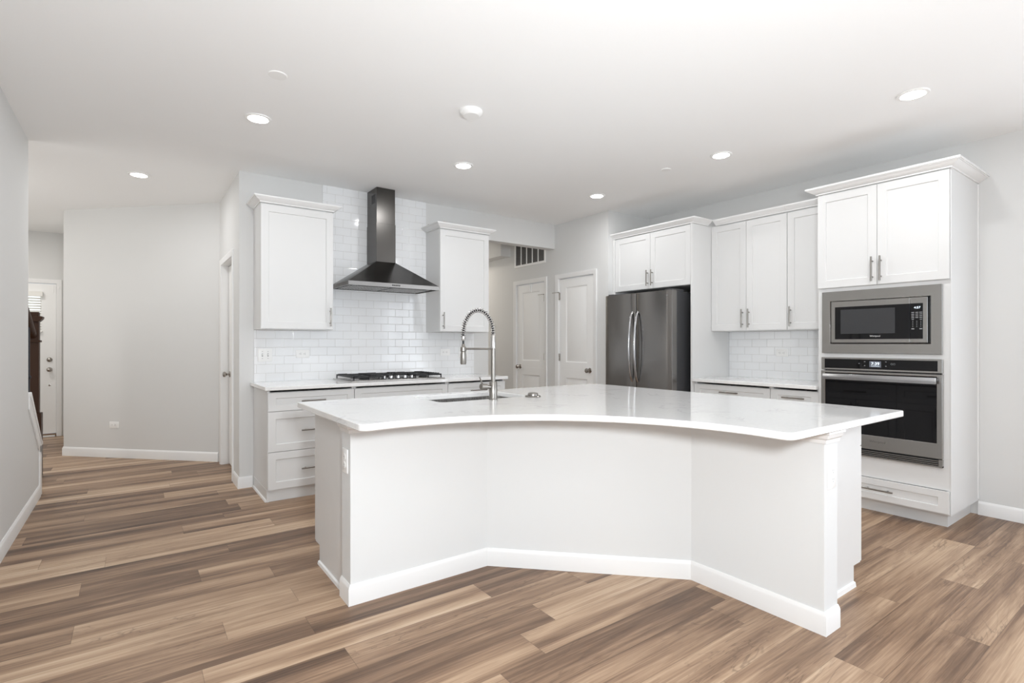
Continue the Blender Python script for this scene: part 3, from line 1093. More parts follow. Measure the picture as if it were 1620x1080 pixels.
for j, rowz in enumerate([1.467, 1.455, 1.443, 1.431, 1.419]):
    for i, cx in enumerate((0.630, 0.653, 0.676)):
        if j == 4 and i == 1:
            continue
        ww = 0.008 if j < 4 else 0.006
        lg.box(cx - ww, cx + ww, yd - 0.0026, yd - 0.002, rowz - 0.0022, rowz + 0.0022)
for j in range(4):
    for cx in (0.630, 0.653, 0.676):
        lg.box(cx - 0.0022, cx + 0.0022, yd - 0.0026, yd - 0.002, 1.405 - j * 0.012 - 0.002, 1.405 - j * 0.012 + 0.002)
for cx in (0.630, 0.676):
    lg.box(cx - 0.008, cx + 0.008, yd - 0.0026, yd - 0.002, 1.350, 1.357)
lg.build('keypad_legends', M_LEGEND, pp)

# ---- wall oven
ov = thing('wall_oven', 'stainless wall oven with black glass door below the microwave', 'oven', (DX, TY, 0), FACE_B)
x0, x1 = 0.034, 0.793
MB().box(0.050, 0.780, 0.0, 0.50, 0.447, 1.120).build('body', M_BLKPL, ov)
cp_ = MB().box(x0, x1, -0.030, -0.001, 1.050, 1.145).build('control_panel', M_STEELH, ov, 0.002)
MB().box(0.058, 0.768, -0.0318, -0.030, 1.063, 1.134).build('control_glass', M_BLACKG, cp_, 0.001)
MB().box(0.365, 0.440, -0.0326, -0.0318, 1.078, 1.122).build('display', M_LCD, cp_)
text('7:39', 0.030, M_DIGIT, cp_, (0.403, -0.0328, 1.103), name='clock_digits', sx=1.05)
MB().box(0.377, 0.430, -0.0330, -0.0327, 1.085, 1.0865).build('display_line', M_DIGIT, cp_)
for cx, cz in ((0.335, 1.117), (0.335, 1.088), (0.470, 1.119), (0.470, 1.088), (0.298, 1.103)):
    MB().box(cx - 0.0045, cx + 0.0045, -0.0324, -0.0318, cz - 0.002, cz + 0.002).build('touch_icon', M_LEGEND, cp_)
ic = MB()
for cx in (0.505, 0.520):
    for k in range(10):
        a0, a1 = 2 * PI * k / 10, 2 * PI * (k + 1) / 10
        ic.cyl((cx + 0.006 * math.cos(a0), -0.0321, 1.104 + 0.006 * math.sin(a0)), (cx + 0.006 * math.cos(a1), -0.0321, 1.104 + 0.006 * math.sin(a1)), 0.0007, n=5)
ic.build('ring_icon', M_LEGEND, cp_)
# oven door: frame with black glass
gx0, gx1, gz0, gz1 = 0.062, 0.764, 0.578, 1.028
od = MB()
dz0, dz1 = 0.476, 1.042
od.ring(x0, x1, dz0, dz1, gx0, gx1, gz0, gz1, -0.034, -0.002)
od = od.build('door', M_STEELH, ov, 0.0015)
MB().box(gx0, gx1, -0.0325, -0.004, gz0, gz1).build('glass', M_BLACKG, od)
hh = MB()
hh.box(0.060, 0.770, -0.078, -0.060, 0.978, 1.022)
hh.box(0.066, 0.086, -0.062, -0.034, 0.985, 1.015).box(0.744, 0.764, -0.062, -0.034, 0.985, 1.015)
hh.build('handle', M_CHROME, od, 0.004, seg=2)
text('Whirlpool', 0.022, M_LOGO_D, od, (0.415, -0.0342, 0.536), name='logo', shear=0.2, ex=0.0003, sx=1.1)
vg = MB()
vg.box(x0, x1, -0.026, -0.002, 0.417, 0.427)
for k in range(3):
    vg.box(x0 + 0.01, x1 - 0.02, -0.026, -0.004, 0.433 + k * 0.0125, 0.438 + k * 0.0125)
vg.box(x0, x0 + 0.012, -0.026, -0.002, 0.417, 0.470).box(x1 - 0.02, x1, -0.028, -0.002, 0.417, 0.470)
vg.build('vent_grille', M_STEELH, ov)
MB().box(x0 + 0.01, x1 - 0.01, -0.006, -0.001, 0.425, 0.472).build('vent_recess', M_BLACK, ov)

# ---- fridge
FY0, FY1 = -0.985, -1.862
fx = 3.455
fg = thing('refrigerator', 'dark stainless french door refrigerator in the white surround', 'refrigerator', (fx, FY0, 0), FACE_B)
FW = FY0 - FY1
FZ = 1.770
MB().box(0.004, FW - 0.004, 0.085, 0.80, 0.03, FZ - 0.012).build('body', M_FRSIDE, fg, 0.004)
MB().box(0.02, FW - 0.02, 0.06, 0.75, 0.0, 0.03).build('base_grille', M_BLKPL, fg)


def bowed(x0, x1, z0, z1, y0, y1, bow, n=14, tz=0.0):
    """front surface bowed forward across its width"""
    mb = MB()
    xs_ = [x0 + (x1 - x0) * k / n for k in range(n + 1)]
    fr_ = []
    for x in xs_:
        u = (x - 0.5 * (x0 + x1)) / (0.5 * (x1 - x0))
        e = 0.0
        if abs(u) > 0.93:
            e = 0.010 * ((abs(u) - 0.93) / 0.07) ** 2
        fr_.append((x, y0 - bow * (1 - u * u) + e))
    poly = fr_ + [(x1, y1), (x0, y1)]
    mb.prism(poly, z0, z1)
    return mb


split = 0.430
dl = bowed(0.0, split - 0.003, 0.70, FZ, 0.0, 0.080, 0.010).build('door', M_FRIDGE, fg, 0.002)
dr = bowed(split + 0.003, FW, 0.70, FZ, 0.0, 0.080, 0.010).build('door', M_FRIDGE, fg, 0.002)
dz = bowed(0.0, FW, 0.06, 0.692, 0.0, 0.080, 0.012).build('freezer_drawer', M_FRIDGE, fg, 0.002)
text('Whirlpool', 0.020, M_LEGEND, dr, (0.80, -0.0045, 1.722), name='logo', ex=0.0002)
for par, hx in ((dl, split - 0.036), (dr, split + 0.036)):
    pts, rr = [], []
    for k in range(25):
        u = k / 24
        zz_ = 0.860 + 0.715 * u
        bow = 0.062 * (1 - (2 * u - 1) ** 4) ** 0.9 if 0 < u < 1 else 0
        bow = 0.060 * math.sin(PI * u) ** 0.55 if 0 < u < 1 else 0.0
        pts.append((hx, -0.004 - bow, zz_))
        rr.append(0.0125 if 0.03 < u < 0.97 else 0.011)
    MB().tube(pts, rr, 14).build('handle', M_CHROME, par)
pts = [(0.10 + (FW - 0.2) * k / 24, -0.008 - 0.058 * (math.sin(PI * k / 24) ** 0.55 if 0 < k < 24 else 0), 0.60) for k in range(25)]
MB().tube(pts, 0.0125, 14).build('handle', M_CHROME, dz)
for a_, b_ in ((0.02, 0.10), (FW - 0.10, FW - 0.008)):
    MB().box(a_, b_, 0.03, 0.20, FZ - 0.012, FZ + 0.014).build('hinge_cover', M_FRSIDE, fg, 0.003)

# ================================================================= RANGE HOOD AND COOKTOP
HXC = 1.227
hd = thing('range_hood', 'stainless chimney range hood on the tiled wall', 'range hood', (HXC, 0, 0))
hw2 = 0.445
yb, yfh = -0.010, -0.500
z0, z1, z2 = 1.767, 1.805, 2.030
cw, cyf = 0.100, -0.262
cn = MB()
# canopy: rim plus straight sided pyramid
ring = lambda xh, y0_, y1_, z: [(-xh, y0_, z), (xh, y0_, z), (xh, y1_, z), (-xh, y1_, z)]
vs = ring(hw2, yfh, yb, z0) + ring(hw2, yfh, yb, z1) + ring(cw, cyf, yb, z2)
fs = []
for L in (0, 4):
    for k in range(4):
        fs.append((L + k, L + (k + 1) % 4, L + 4 + (k + 1) % 4, L + 4 + k))
fs.append((8, 9, 10, 11))
# underside with recess for the filters
vs += ring(hw2 - 0.012, yfh + 0.012, yb - 0.012, z0) + ring(hw2 - 0.012, yfh + 0.012, yb - 0.012, z0 + 0.020)
for k in range(4):
    fs.append((k, (k + 1) % 4, 12 + (k + 1) % 4, 12 + k))
    fs.append((12 + k, 12 + (k + 1) % 4, 16 + (k + 1) % 4, 16 + k))
fs.append((16, 17, 18, 19))
rim = MB()
rim.add(vs[:8] + vs[12:20], [f for f in [(0, 1, 5, 4), (1, 2, 6, 5), (2, 3, 7, 6), (3, 0, 4, 7), (4, 5, 6, 7)]]
        + [(k, (k + 1) % 4, 8 + (k + 1) % 4, 8 + k) for k in range(4)] + [(8 + k, 8 + (k + 1) % 4, 12 + (k + 1) % 4, 12 + k) for k in range(4)] + [(12, 13, 14, 15)])
rim.build('rim', mat('hood rim stainless', (0.30, 0.29, 0.28), 0.25, 1.0), hd, 0.001)
cn.add(ring(hw2 - 0.002, yfh + 0.002, yb, z1 + 0.0003) + ring(cw, cyf, yb, z2), [(k, (k + 1) % 4, 4 + (k + 1) % 4, 4 + k) for k in range(4)] + [(4, 5, 6, 7), (3, 2, 1, 0)])
cn.build('canopy', M_HOOD, hd, 0.0012)
flt = MB()
for k in range(2):
    fx0 = -0.40 + k * 0.41
    for j in range(16):
        flt.box(fx0 + j * 0.0245, fx0 + j * 0.0245 + 0.014, -0.40, -0.06, z0 + 0.004, z0 + 0.018)
flt.build('baffle_filters', M_STEEL, hd)
for sx_ in (-0.36, 0.36):
    lp = MB()
    lp.lathe([(0.028, z0 + 0.019), (0.028, z0 + 0.006), (0.020, z0 + 0.006), (0.0, z0 + 0.010)], 20, lambda a, b, c, s=sx_: (s + a, -0.445 + b, c))
    lp.build('lamp', M_CHROME, hd)
ch = MB().box(-0.097, 0.097, cyf + 0.003, yb, z2 + 0.001, 2.40).build('lower_duct_cover', M_HOOD, hd, 0.001)
cu = MB().box(-0.093, 0.093, cyf + 0.007, yb, 2.40, H - 0.002).build('upper_duct_cover', M_HOOD, hd, 0.001)
lv = MB()
for j in range(10):
    lv.box(-0.0945, -0.093, -0.215, -0.125, 2.600 + j * 0.0085, 2.6045 + j * 0.0085)
lv.build('vent_slots', M_BLACK, cu)
bt = MB()
for j in range(5):
    bt.cyl((-0.034 + j * 0.0165, yfh - 0.003, 1.787), (-0.034 + j * 0.0165, yfh + 0.001, 1.787), 0.0062, n=14)
bt.build('buttons', M_BLACK, hd)

ck = thing('gas_cooktop', 'stainless gas cooktop with black grates and five knobs', 'cooktop', (HXC, -0.345, 0.914))
MB().box(-0.452, 0.452, -0.262, 0.262, 0.0, 0.012).build('tray', M_STEEL, ck, 0.004, seg=2)
MB().box(-0.430, 0.430, -0.245, 0.245, 0.012, 0.016).build('top_plate', M_STEEL, ck, 0.002)


def grate(x0, x1, y0, y1):
    mb = MB()
    zt, zb, bw = 0.050, 0.036, 0.010
    for y in (y0, y1 - bw):
        mb.box(x0, x1, y, y + bw, zb, zt)
    for x in (x0, x1 - bw):
        mb.box(x, x + bw, y0, y1, zb, zt)
    cx = (x0 + x1) / 2
    mb.box(cx - bw / 2, cx + bw / 2, y0, y1, zb, zt)
    n = 9
    for k in range(1, n):
        y = y0 + (y1 - y0) * k / n
        L = 0.055 if k % 2 else 0.085
        mb.box(x0, x0 + L, y - bw / 2, y + bw / 2, zb, zt + 0.006)
        mb.box(x1 - L, x1, y - bw / 2, y + bw / 2, zb, zt + 0.006)
    for x in (x0, x1 - bw, cx - bw / 2):
        for y in (y0, y1 - bw):
            mb.box(x, x + bw, y, y + bw, 0.016, zb)
    return mb


grate(-0.428, -0.150, -0.235, 0.240).build('grate', M_BLACK, ck, 0.0015)
grate(-0.142, 0.142, -0.090, 0.240).build('grate', M_BLACK, ck, 0.0015)
grate(0.150, 0.428, -0.235, 0.240).build('grate', M_BLACK, ck, 0.0015)
for (bx_, by_, br) in ((-0.29, -0.12, 0.040), (-0.29, 0.12, 0.035), (0, 0.07, 0.055), (0.29, -0.12, 0.040), (0.29, 0.12, 0.035)):
    MB().lathe([(br * 1.2, 0.016), (br * 1.15, 0.022), (br, 0.024), (br, 0.032), (br * 0.8, 0.034), (0, 0.034)], 24,
               lambda a, b, c, X=bx_, Y=by_: (X + a, Y + b, c)).build('burner', M_BLACK, ck)
for k in range(5):
    X = -0.135 + 0.0685 * k
    q = MB().lathe([(0.025, 0.016), (0.025, 0.022), (0.0, 0.022)], 20, lambda a, b, c, X=X: (X + a, -0.190 + b, c)).build('knob_base', M_BLACK, ck)
    MB().lathe([(0.021, 0.022), (0.020, 0.040), (0.017, 0.044), (0.0, 0.044)], 24, lambda a, b, c, X=X: (X + a, -0.190 + b, c)).build('knob', M_CHROME, ck)

# ================================================================= ISLAND
isl = thing('kitchen_island', 'white angled kitchen island body with a painted bent front wall', 'island')
kw = [(0.102, -2.5586), (0.8816, -2.5586), (1.667, -3.344), (1.667, -4.006), (1.792, -4.006), (1.792, -3.292), (0.9336, -2.4336), (0.102, -2.4336)]
MB().prism(kw, 0, 0.883).build('knee_wall', M_KNEE, isl, 0.0015)
pth = [(0.102, -2.4336), (0.102, -2.5586), (0.8816, -2.5586), (1.667, -3.344), (1.667, -4.006), (1.792, -4.006)]
MB().sweep(pth, bprof(0.0125, 0.098), -1 if False else 1).build('baseboard', M_TRIM, isl)
capp = [(0, 0.822), (0.010, 0.822), (0.012, 0.838), (0.022, 0.846), (0.026, 0.862), (0.034, 0.866), (0.034, 0.883), (0, 0.883)]
MB().sweep(pth, capp, 1).build('cap_molding', M_TRIM, isl)


def island_cab(name, label, loc, rz, w_, d, fronts, left_shoe=False):
    t = thing(name, label, 'cabinet', loc, rz, 'island cabinets facing the work aisle')
    th = 0.018
    c = MB()
    pr = [(0, BZ0 + 0.01), (0.078, BZ0 + 0.01), (0.078, 0), (d, 0), (d, BZ1), (0, BZ1)]
    for xx in (0, w_ - th):
        c.prism(pr, xx, xx + th, lambda a, b, c_: (c_, a, b))
    c.box(th, w_ - th, 0, d, BZ0 + 0.01, BZ0 + 0.028).box(th, w_ - th, d - 0.006, d, BZ0 + 0.028, BZ1)
    c.build('carcass', M_CAB, t)
    MB().box(th, w_ - th, 0.078, 0.092, 0, BZ0 + 0.01).build('toe_kick', M_CAB, t)
    MB().box(th, w_ - th, 0.001, 0.004, 0.13, BZ1 - 0.02).build('face_frame', M_CAB, t)
    for kind, a, b, c0, c1, hd_ in fronts:
        f_ = front(MB(), a, b, c0, c1, -0.020).build(kind, M_CAB, t, 0.0009)
        if hd_:
            pull(f_, hd_[1], hd_[2], -0.020, hd_[3], hd_[0] == 'v')
    return t


# left wing faces +y: local x runs to -x. carcass front y=-1.905, back y=-2.433
ID = 0.527
WA = 0.50
a1 = island_cab('island_cabinet', 'white drawer cabinet at the left end of the island', (0.12 + WA, -1.905, 0), PI, WA, ID,
                [('drawer', g, WA - g, 0.108, 0.392, ('h', WA / 2, 0.25, 0.19)), ('drawer', g, WA - g, 0.396, 0.712, ('h', WA / 2, 0.554, 0.19)),
                 ('drawer', g, WA - g, 0.716, 0.872, ('h', WA / 2, 0.79, 0.19))])
# shoe strip on the exposed end
MB().sweep([(WA, 0.078), (WA, ID)], [(0, 0), (0.012, 0), (0.009, 0.016), (0, 0.020)], 1).build('shoe_molding', M_TRIM, a1)
WB_ = 0.80
island_cab('island_cabinet', 'white two door sink cabinet in the island below the faucet', (0.622 + WB_, -1.905, 0), PI, WB_, ID,
           [('drawer', g, WB_ - g, 0.716, 0.872, None), ('door', g, WB_ / 2 - g, 0.108, 0.712, ('v', WB_ / 2 - 0.03, 0.60, 0.165)),
            ('door', WB_ / 2 + g, WB_ - g, 0.108, 0.712, ('v', WB_ / 2 + 0.03, 0.60, 0.165))])
WC = 0.352
island_cab('island_cabinet', 'narrow white island cabinet beside the corner facing the hood', (1.424 + WC, -1.905, 0), PI, WC, ID - 0.20,
           [('drawer', g, WC - g, 0.716, 0.872, ('h', WC / 2, 0.79, 0.16)), ('door', g, WC - g, 0.108, 0.712, ('v', 0.03, 0.60, 0.165))])
# right wing faces +x: local x runs to +y. carcass front x=2.355
ycur = -3.885
RW = [('white island cabinet at the end nearest the wall oven', 0.66), ('white island cabinet in the middle of the fridge side', 0.66), ('white island cabinet at the corner nearest the fridge', 0.655)]
for i, (lb, ww) in enumerate(RW):
    q = island_cab('island_cabinet', lb, (2.355, ycur, 0), PI / 2, ww, 0.557,
                   [('drawer', g, ww - g, 0.716, 0.872, ('h', ww / 2, 0.79, 0.19)),
                    ('door', g, ww / 2 - g, 0.108, 0.712, ('v', ww / 2 - 0.03, 0.60, 0.165)),
                    ('door', ww / 2 + g, ww - g, 0.108, 0.712, ('v', ww / 2 + 0.03, 0.60, 0.165))])
    if i == 0:
        MB().sweep([(0, 0.557), (0, 0.078)], [(0, 0), (0.012, 0), (0.009, 0.022), (0, 0.026)], 1).build('shoe_molding', M_TRIM, q)
    ycur += ww + 0.002

# island countertop: concave curved seating edge
cc, RR = (0.205, -3.965), 1.065
arc = []
aa0 = math.asin((-4.062 - cc[1]) / RR)
aa1 = math.acos((0.026 - cc[0]) / RR)
NA = 40
for k in range(NA + 1):
    a = aa0 + (aa1 - aa0) * k / NA
    arc.append((cc[0] + RR * math.cos(a), cc[1] + RR * math.sin(a)))
arc = [arc[0]] + arc[3:-3] + [arc[-1]]
poly = [(0.026, -1.865), (2.418, -1.865), (2.418, -4.062)] + arc
rad = {0: 0.012, 1: 0.07, 2: 0.020, 3: 0.035, len(poly) - 1: 0.035}
SX0, SX1, SY0, SY1 = 0.69, 1.33, -2.375, -1.975
hole = fillet([(SX0, SY0), (SX1, SY0), (SX1, SY1), (SX0, SY1)], {0: 0.04, 1: 0.04, 2: 0.04, 3: 0.04}, 6)
ic_ = slab_top('island_countertop', fillet(poly, rad, 8), 0.884, 0.914, M_QUARTZ, hole)
tag(ic_, 'large white quartz island top with a sweeping concave curved edge', 'countertop')

# sink
sk = thing('kitchen_sink', 'stainless undermount sink set in the island top', 'sink')
bs = MB()
e = 0.006
zt, zb_ = 0.8835, 0.70
bm_ = [(SX0 - e, SX1 + e, SY0 - e, SY1 + e)]
a, b, c_, d_ = bm_[0]
bs.box(a - 0.015, a, c_ - 0.015, d_ + 0.015, zb_, zt).box(b, b + 0.015, c_ - 0.015, d_ + 0.015, zb_, zt)
bs.box(a, b, c_ - 0.015, c_, zb_, zt).box(a, b, d_, d_ + 0.015, zb_, zt).box(a, b, c_, d_, zb_ - 0.004, zb_)
bs.build('basin', M_STEEL, sk)
MB().lathe([(0.055, zb_ + 0.002), (0.050, zb_ + 0.001), (0.030, zb_ - 0.002), (0, zb_ - 0.002)], 24, lambda p, q, r: (1.01 + p, -2.17 + q, r + 0.002)).build('drain', M_CHROME, sk)
gr = MB()
for k in range(14):
    xx = SX0 + 0.04 + k * 0.043
    gr.cyl((xx, SY0 + 0.02, 0.878), (xx, SY1 - 0.02, 0.878), 0.002, n=6)

# faucet: tall spring pull down
FX, FYc = 1.018, -2.418
fa = thing('spring_faucet', 'tall brushed nickel spring pull down faucet on the island', 'faucet', (FX, FYc, 0.914))
MB().lathe([(0.027, 0), (0.027, 0.004), (0.0245, 0.006), (0.0245, 0.104), (0.022, 0.108), (0.0, 0.108)], 32).build('base', M_NICKEL, fa)
MB().lathe([(0.0135, 0.105), (0.0135, 0.308), (0.0, 0.308)], 24).build('column', M_NICKEL, fa)
MB().lathe([(0.0145, 0.309), (0.0145, 0.385), (0.012, 0.390), (0, 0.390)], 24).build('hose_sleeve', M_STEEL, fa)
dirv = Vector((-0.124, 0.148, 0)).normalized()
reach = 0.190
# arc path of the hose: up, over and down to the clip on the spray head
path = []
zs = 0.390
for k in range(41):
    u = k / 40
    ang = PI * u
    path.append(dirv * (reach / 2 - reach / 2 * math.cos(ang)) + Vector((0, 0, zs + 0.150 * math.sin(ang) ** 0.9 if 0 < ang < PI else zs)))
down = [dirv * reach + Vector((0, 0, zs - 0.006 * k)) for k in range(1, 12)]
full = path + down
MB().tube(full, 0.0065, 10).build('hose', M_BLKPL, fa)
# spring coil wound round the hose
coil = []
turns = 30
# arclength resample
Ls = [0.0]
spring_path = path + down[:3]
for p, q in zip(spring_path, spring_path[1:]):
    Ls.append(Ls[-1] + (q - p).length)
tot = Ls[-1]
sidev = Vector((-dirv.y, dirv.x, 0))
nst = turns * 12
import bisect
for k in range(nst + 1):
    s_ = tot * k / nst
    i = min(len(Ls) - 2, max(0, bisect.bisect_right(Ls, s_) - 1))
    f = (s_ - Ls[i]) / (Ls[i + 1] - Ls[i] + 1e-9)
    p = spring_path[i].lerp(spring_path[i + 1], f)
    tg = (spring_path[i + 1] - spring_path[i]).normalized()
    nrm = sidev.cross(tg).normalized()
    th_ = 2 * PI * turns * k / nst
    coil.append(p + (nrm * math.cos(th_) + sidev * math.sin(th_)) * 0.0135)
MB().tube(coil, 0.0025, 6).build('spring', M_STEEL, fa)
hz = 0.306
MB().tube([Vector((0, 0, hz)), dirv * reach + Vector((0, 0, hz))], 0.0065, 12).build('support_arm', M_NICKEL, fa)
hp = dirv * reach
sp = MB()
F = lambda a, b, c: (hp.x + a, hp.y + b, c)
sp.lathe([(0.009, 0.335), (0.012, 0.322), (0.017, 0.316), (0.0185, 0.304), (0.0185, 0.292), (0.015, 0.288), (0.0155, 0.285), (0.0178, 0.270), (0.0182, 0.218), (0.016, 0.210), (0, 0.209)][::-1], 24, F)
sp.build('spray_head', M_NICKEL, fa)
MB().lathe([(0.012, 0.384), (0.013, 0.372), (0.013, 0.362), (0.0105, 0.356)], 18, F).build('spring_collar', M_STEEL, fa)
# side handle
hv = Vector((-0.80, -0.02, 0)).normalized()
hl = MB()
hl.tube([Vector((0, 0, 0.075)), hv * 0.052 + Vector((0, 0, 0.080))], 0.0115, 16)
hl.tube([hv * 0.048 + Vector((0, 0, 0.080)), hv * 0.088 + Vector((0, 0, 0.083))], [0.0175, 0.0175], 20)
hl.tube([hv * 0.074 + Vector((0, 0, 0.090)), hv * 0.098 + Vector((0, 0, 0.140))], [0.0055, 0.0042], 10)
hl.build('lever_handle', M_NICKEL, fa)

# sink stopper lying right of the faucet
st = thing('sink_stopper', 'small round metal sink flange lying on the island top', 'sink stopper', (1.312, -2.432, 0.914))
MB().lathe([(0.050, 0.0), (0.051, 0.004), (0.046, 0.009), (0.034, 0.010), (0.0, 0.010)], 32).build('flange', M_NICKEL, st)
MB().lathe([(0.033, 0.010), (0.032, 0.020), (0.029, 0.025), (0.020, 0.027), (0.0, 0.027)], 32).build('cap', M_NICKEL, st)


# ================================================================= OUTLETS AND SWITCHES
def outlet(label, loc, rz, horizontal=True, ww=0.117, hh_=0.072, group='wall outlets', recep=True):
    t = thing('outlet', label, 'outlet', loc, rz, group)
    W_, H_ = (ww, hh_) if horizontal else (hh_, ww)
    MB().box(-W_ / 2, W_ / 2, -0.006, 0, -H_ / 2, H_ / 2).build('cover_plate', M_PLATE, t, 0.002, seg=2)
    for s_ in (-1, 1):
        if horizontal:
            cx, cz = s_ * 0.0195, 0
        else:
            cx, cz = 0, s_ * 0.0195
        oc = [(0.0165 * math.cos(PI / 8 + k * PI / 4), 0.0165 * math.sin(PI / 8 + k * PI / 4)) for k in range(8)]
        rc = MB().prism([(cx + p, cz + q) for p, q in oc], -0.0085, -0.006, lambda a, b, c: (a, c, b)).build('receptacle', M_PLATE, t)
        sl = MB()
        if horizontal:
            sl.box(cx - 0.003, cx + 0.006, -0.0089, -0.0085, cz + 0.005, cz + 0.0072).box(cx - 0.003, cx + 0.006, -0.0089, -0.0085, cz - 0.0072, cz - 0.005)
            sl.box(cx - 0.011, cx - 0.007, -0.0089, -0.0085, cz - 0.0022, cz + 0.0022)
        else:
            sl.box(cx + 0.005, cx + 0.0072, -0.0089, -0.0085, cz - 0.003, cz + 0.006).box(cx - 0.0072, cx - 0.005, -0.0089, -0.0085, cz - 0.003, cz + 0.006)
            sl.box(cx - 0.0022, cx + 0.0022, -0.0089, -0.0085, cz - 0.011, cz - 0.007)
        sl.build('slots', M_SLOT if horizontal else M_LEGEND, rc)
    return t


def switch(label, loc, rz, group='switch plates on the tile'):
    t = thing('light_switch', label, 'light switch', loc, rz, group)
    MB().box(-0.058, 0.058, -0.006, 0, -0.058, 0.058).build('cover_plate', M_PLATE, t, 0.002, seg=2)
    for s_ in (-0.023, 0.023):
        MB().box(s_ - 0.0055, s_ + 0.0055, -0.0068, -0.006, -0.013, 0.013).build('toggle_slot', M_LEGEND, t)
        MB().prism([(-0.006, -0.006), (-0.016, 0.003), (-0.016, 0.009), (-0.006, 0.008)], s_ - 0.0042, s_ + 0.0042, lambda a, b, c: (c, a, b)).build('toggle', M_PLATE, t)
        sc_ = MB()
        for q in (-0.030, 0.030):
            sc_.lathe([(0.003, 0.0), (0.003, 0.0008), (0, 0.0009)], 10, lambda a, b, c, S=s_, Q=q: (S + a, -0.006 - c, Q + b))
        sc_.build('screws', M_LEGEND, t)
    return t


switch('white double switch plate on the tile at the far left of the counter', (0.204, -0.008, 1.150), 0)
outlet('white outlet on the tile beside the double switch left of the cooktop', (0.522, -0.008, 1.156), 0, group='outlets in the hood wall tile')
outlet('white outlet on the tile right of the cooktop', (2.002, -0.008, 1.157), 0, group='outlets in the hood wall tile')
switch('white switch plate on the tile behind the faucet spray head', (2.232, -0.008, 1.157), 0)
outlet('white outlet on the tile between the fridge panel and oven tower', (XB - 0.008, -2.507, 1.162), FACE_B, group='outlets in the fridge wall tile')
q = 1 / math.sqrt(2)
outlet('white outlet low on the blank diagonal wall', (-0.909, 2.173, 0.357), -PI / 4, group='outlet on the diagonal wall')
outlet('white upright outlet on the left end of the island', (0.102, -2.4905, 0.680), FACE_B, False, group='upright outlets on the island ends')
outlet('white upright outlet on the right end of the island', (1.7305, -4.006, 0.680), 0, False, group='upright outlets on the island ends')

# ================================================================= CEILING FIXTURES
LIGHTS = [((-0.07, -1.247), 'recessed light in the ceiling left of the hood, near the middle of the left half'),
          ((-0.70, 0.636), 'recessed light farthest left, in front of the diagonal wall'),
          ((1.50, -1.25), 'recessed light in the ceiling just right of the range hood chimney'),
          ((3.055, -1.26), 'recessed light in front of the pantry doors, smallest in view'),
          ((3.03, -2.655), 'recessed light in front of the white cabinets beside the fridge'),
          ((3.04, -3.91), 'recessed light nearest the oven tower, largest in view')]
first = None
for (lx, ly), lb in LIGHTS:
    if first is None:
        t = thing('recessed_light', lb, 'ceiling light', (lx, ly, H), 0, 'recessed ceiling lights')
        MB().lathe([(0.082, 0.0), (0.083, -0.004), (0.080, -0.007), (0.064, -0.008), (0.060, -0.004), (0.060, 0.0)], 40).build('trim_ring', M_WHITEM, t)
        MB().lathe([(0.058, -0.0015), (0.052, -0.010), (0.030, -0.016), (0.0, -0.018)], 32).build('lamp_face', M_LAMP, t)
        first = t
    else:
        t = copy_tree(first)
        t.location = (lx, ly, H)
        t['label'] = lb
    area('downlight', (lx, ly, H - 0.022), (0, 0, 0), 0.10, 0.10, CAN_E, (0.985, 0.99, 1.0), 'DISK')

sd = thing('smoke_detector', 'round white smoke detector on the ceiling', 'smoke detector', (1.016, -2.166, H))
MB().lathe([(0.074, 0.0), (0.074, -0.010), (0.066, -0.024), (0.050, -0.034), (0.047, -0.034)], 40).build('housing', M_WHITEM, sd)
MB().lathe([(0.046, -0.033), (0.044, -0.0335), (0.040, -0.031), (0.0, -0.031)], 40).build('sensor_cover', M_GREYG, sd)
cv = thing('ceiling_cover_plate', 'flat round white cover plate on the ceiling above the left light', 'cover plate', (-0.09, -1.922, H))
MB().lathe([(0.050, 0.0), (0.050, -0.002), (0.047, -0.005), (0.0, -0.006)], 40).build('cover_disc', M_WHITEM, cv)
cv = thing('sprinkler_cover', 'small flat round sprinkler cover on the ceiling before the fridge', 'sprinkler', (2.961, -2.178, H))
MB().lathe([(0.040, 0.0), (0.040, -0.004), (0.037, -0.007), (0.0, -0.008)], 32).build('cover_disc', M_WHITEM, cv)

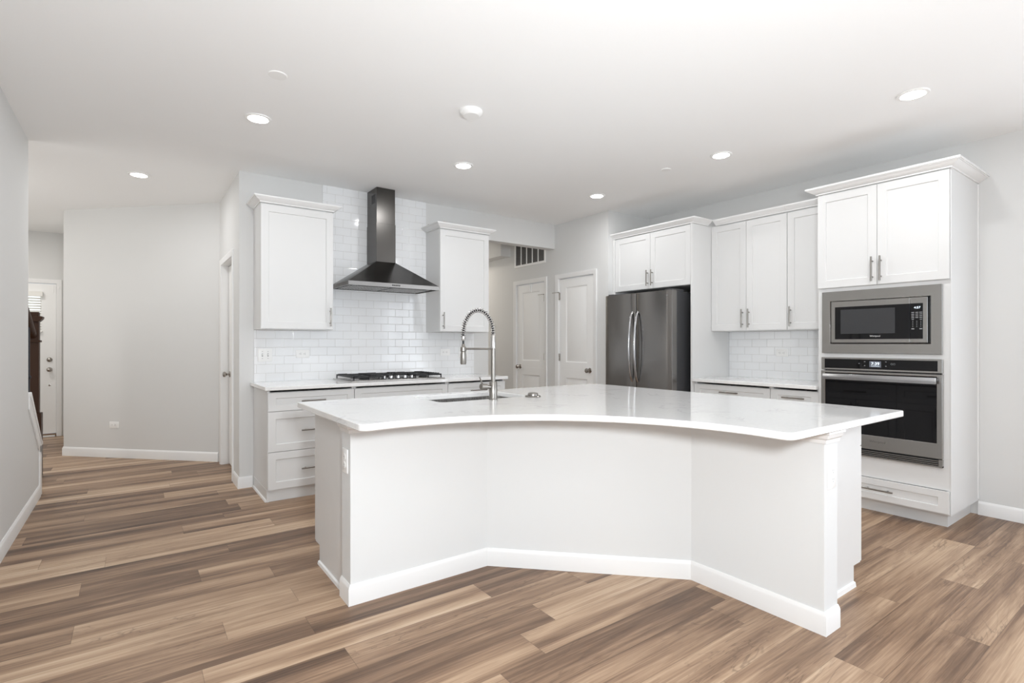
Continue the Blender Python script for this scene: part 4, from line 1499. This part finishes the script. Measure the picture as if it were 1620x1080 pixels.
# return air grille in the passage
ga = thing('return_air_grille', 'white return air grille high on the passage wall', 'air grille', (X3, 0.850, 2.295), FACE_B)
GW, GH = 0.68, 0.36
fr = MB()
fr.slab(0, GW, 0, GH, -0.010, 0.010, [(0.0, 0), (0.001, 0.0075)], (0.030, GW - 0.030, 0.030, GH - 0.030))
fr.build('frame', M_WHITEM, ga, 0.001)
lv = MB()
lv.box(0.031, GW - 0.031, -0.0029, -0.0024, 0.031, GH - 0.031)
lv.build('dark_core', mat('dark filter core', (0.07, 0.068, 0.066), 0.7), ga)
for k in range(1, 5):
    xx = 0.03 + (GW - 0.06) * k / 5
    MB().box(xx - 0.008, xx + 0.008, -0.010, -0.003, 0.030, GH - 0.030).build('bar', M_WHITEM, ga)
fl = MB()
for k in range(42):
    zz_ = 0.034 + k * 0.007
    if zz_ > GH - 0.034:
        break
    fl.box(0.031, GW - 0.031, -0.0042, -0.0029, zz_, zz_ + 0.002)
fl.build('fins', mat('grey fins', (0.16, 0.16, 0.16), 0.6), ga)

# ================================================================= STAIR RAIL AT THE FAR LEFT
sr = thing('stair_railing', 'dark wood stair newel post and handrail by the entry door', 'stair railing')
NX, NY = -1.500, 1.545
h = 0.045
nb = MB()
nb.box(NX - h, NX + h, NY - h, NY + h, 0.60, 1.545)
nb.build('newel_post', M_WOOD, sr, 0.003)
MB().box(NX - 0.062, NX + 0.062, NY - 0.062, NY + 0.062, 0, 0.60).build('newel_base', M_WOOD, sr, 0.004)
cp3 = MB()
cp3.prism([(-0.0455, 1.455), (0.0455, 1.455), (0.072, 1.485), (0.072, 1.505), (-0.072, 1.505), (-0.072, 1.485)], NY - 0.072, NY + 0.072, lambda a, b, c: (NX + a, c, b))
cp3.build('newel_cap', M_WOOD, sr, 0.003)
MB().box(NX - 0.056, NX + 0.056, NY - 0.056, NY + 0.056, 1.262, 1.282).build('newel_collar', M_WOOD, sr, 0.003)
MB().tube([(NX, NY - 0.03, 1.325), (NX, -0.9, 2.50)], 0.032, 14).build('handrail', M_WOOD, sr)
for k in range(7):
    y = 1.30 - 0.16 * k
    zt_ = 1.325 + (NY - 0.03 - y) * 0.4845 - 0.02
    zb3 = max(0.0, 0.0)
    bl_ = MB()
    bl_.box(NX - 0.007, NX + 0.007, y - 0.007, y + 0.007, zb3, zt_)
    bl_.lathe([(0.008, 0.93 + (1.30 - y) * .48), (0.018, 0.95 + (1.30 - y) * .48), (0.008, 0.97 + (1.30 - y) * .48)], 10, lambda a, b, c, Y=y: (NX + a, Y + b, c))
    bl_.build('baluster', M_IRON, sr)
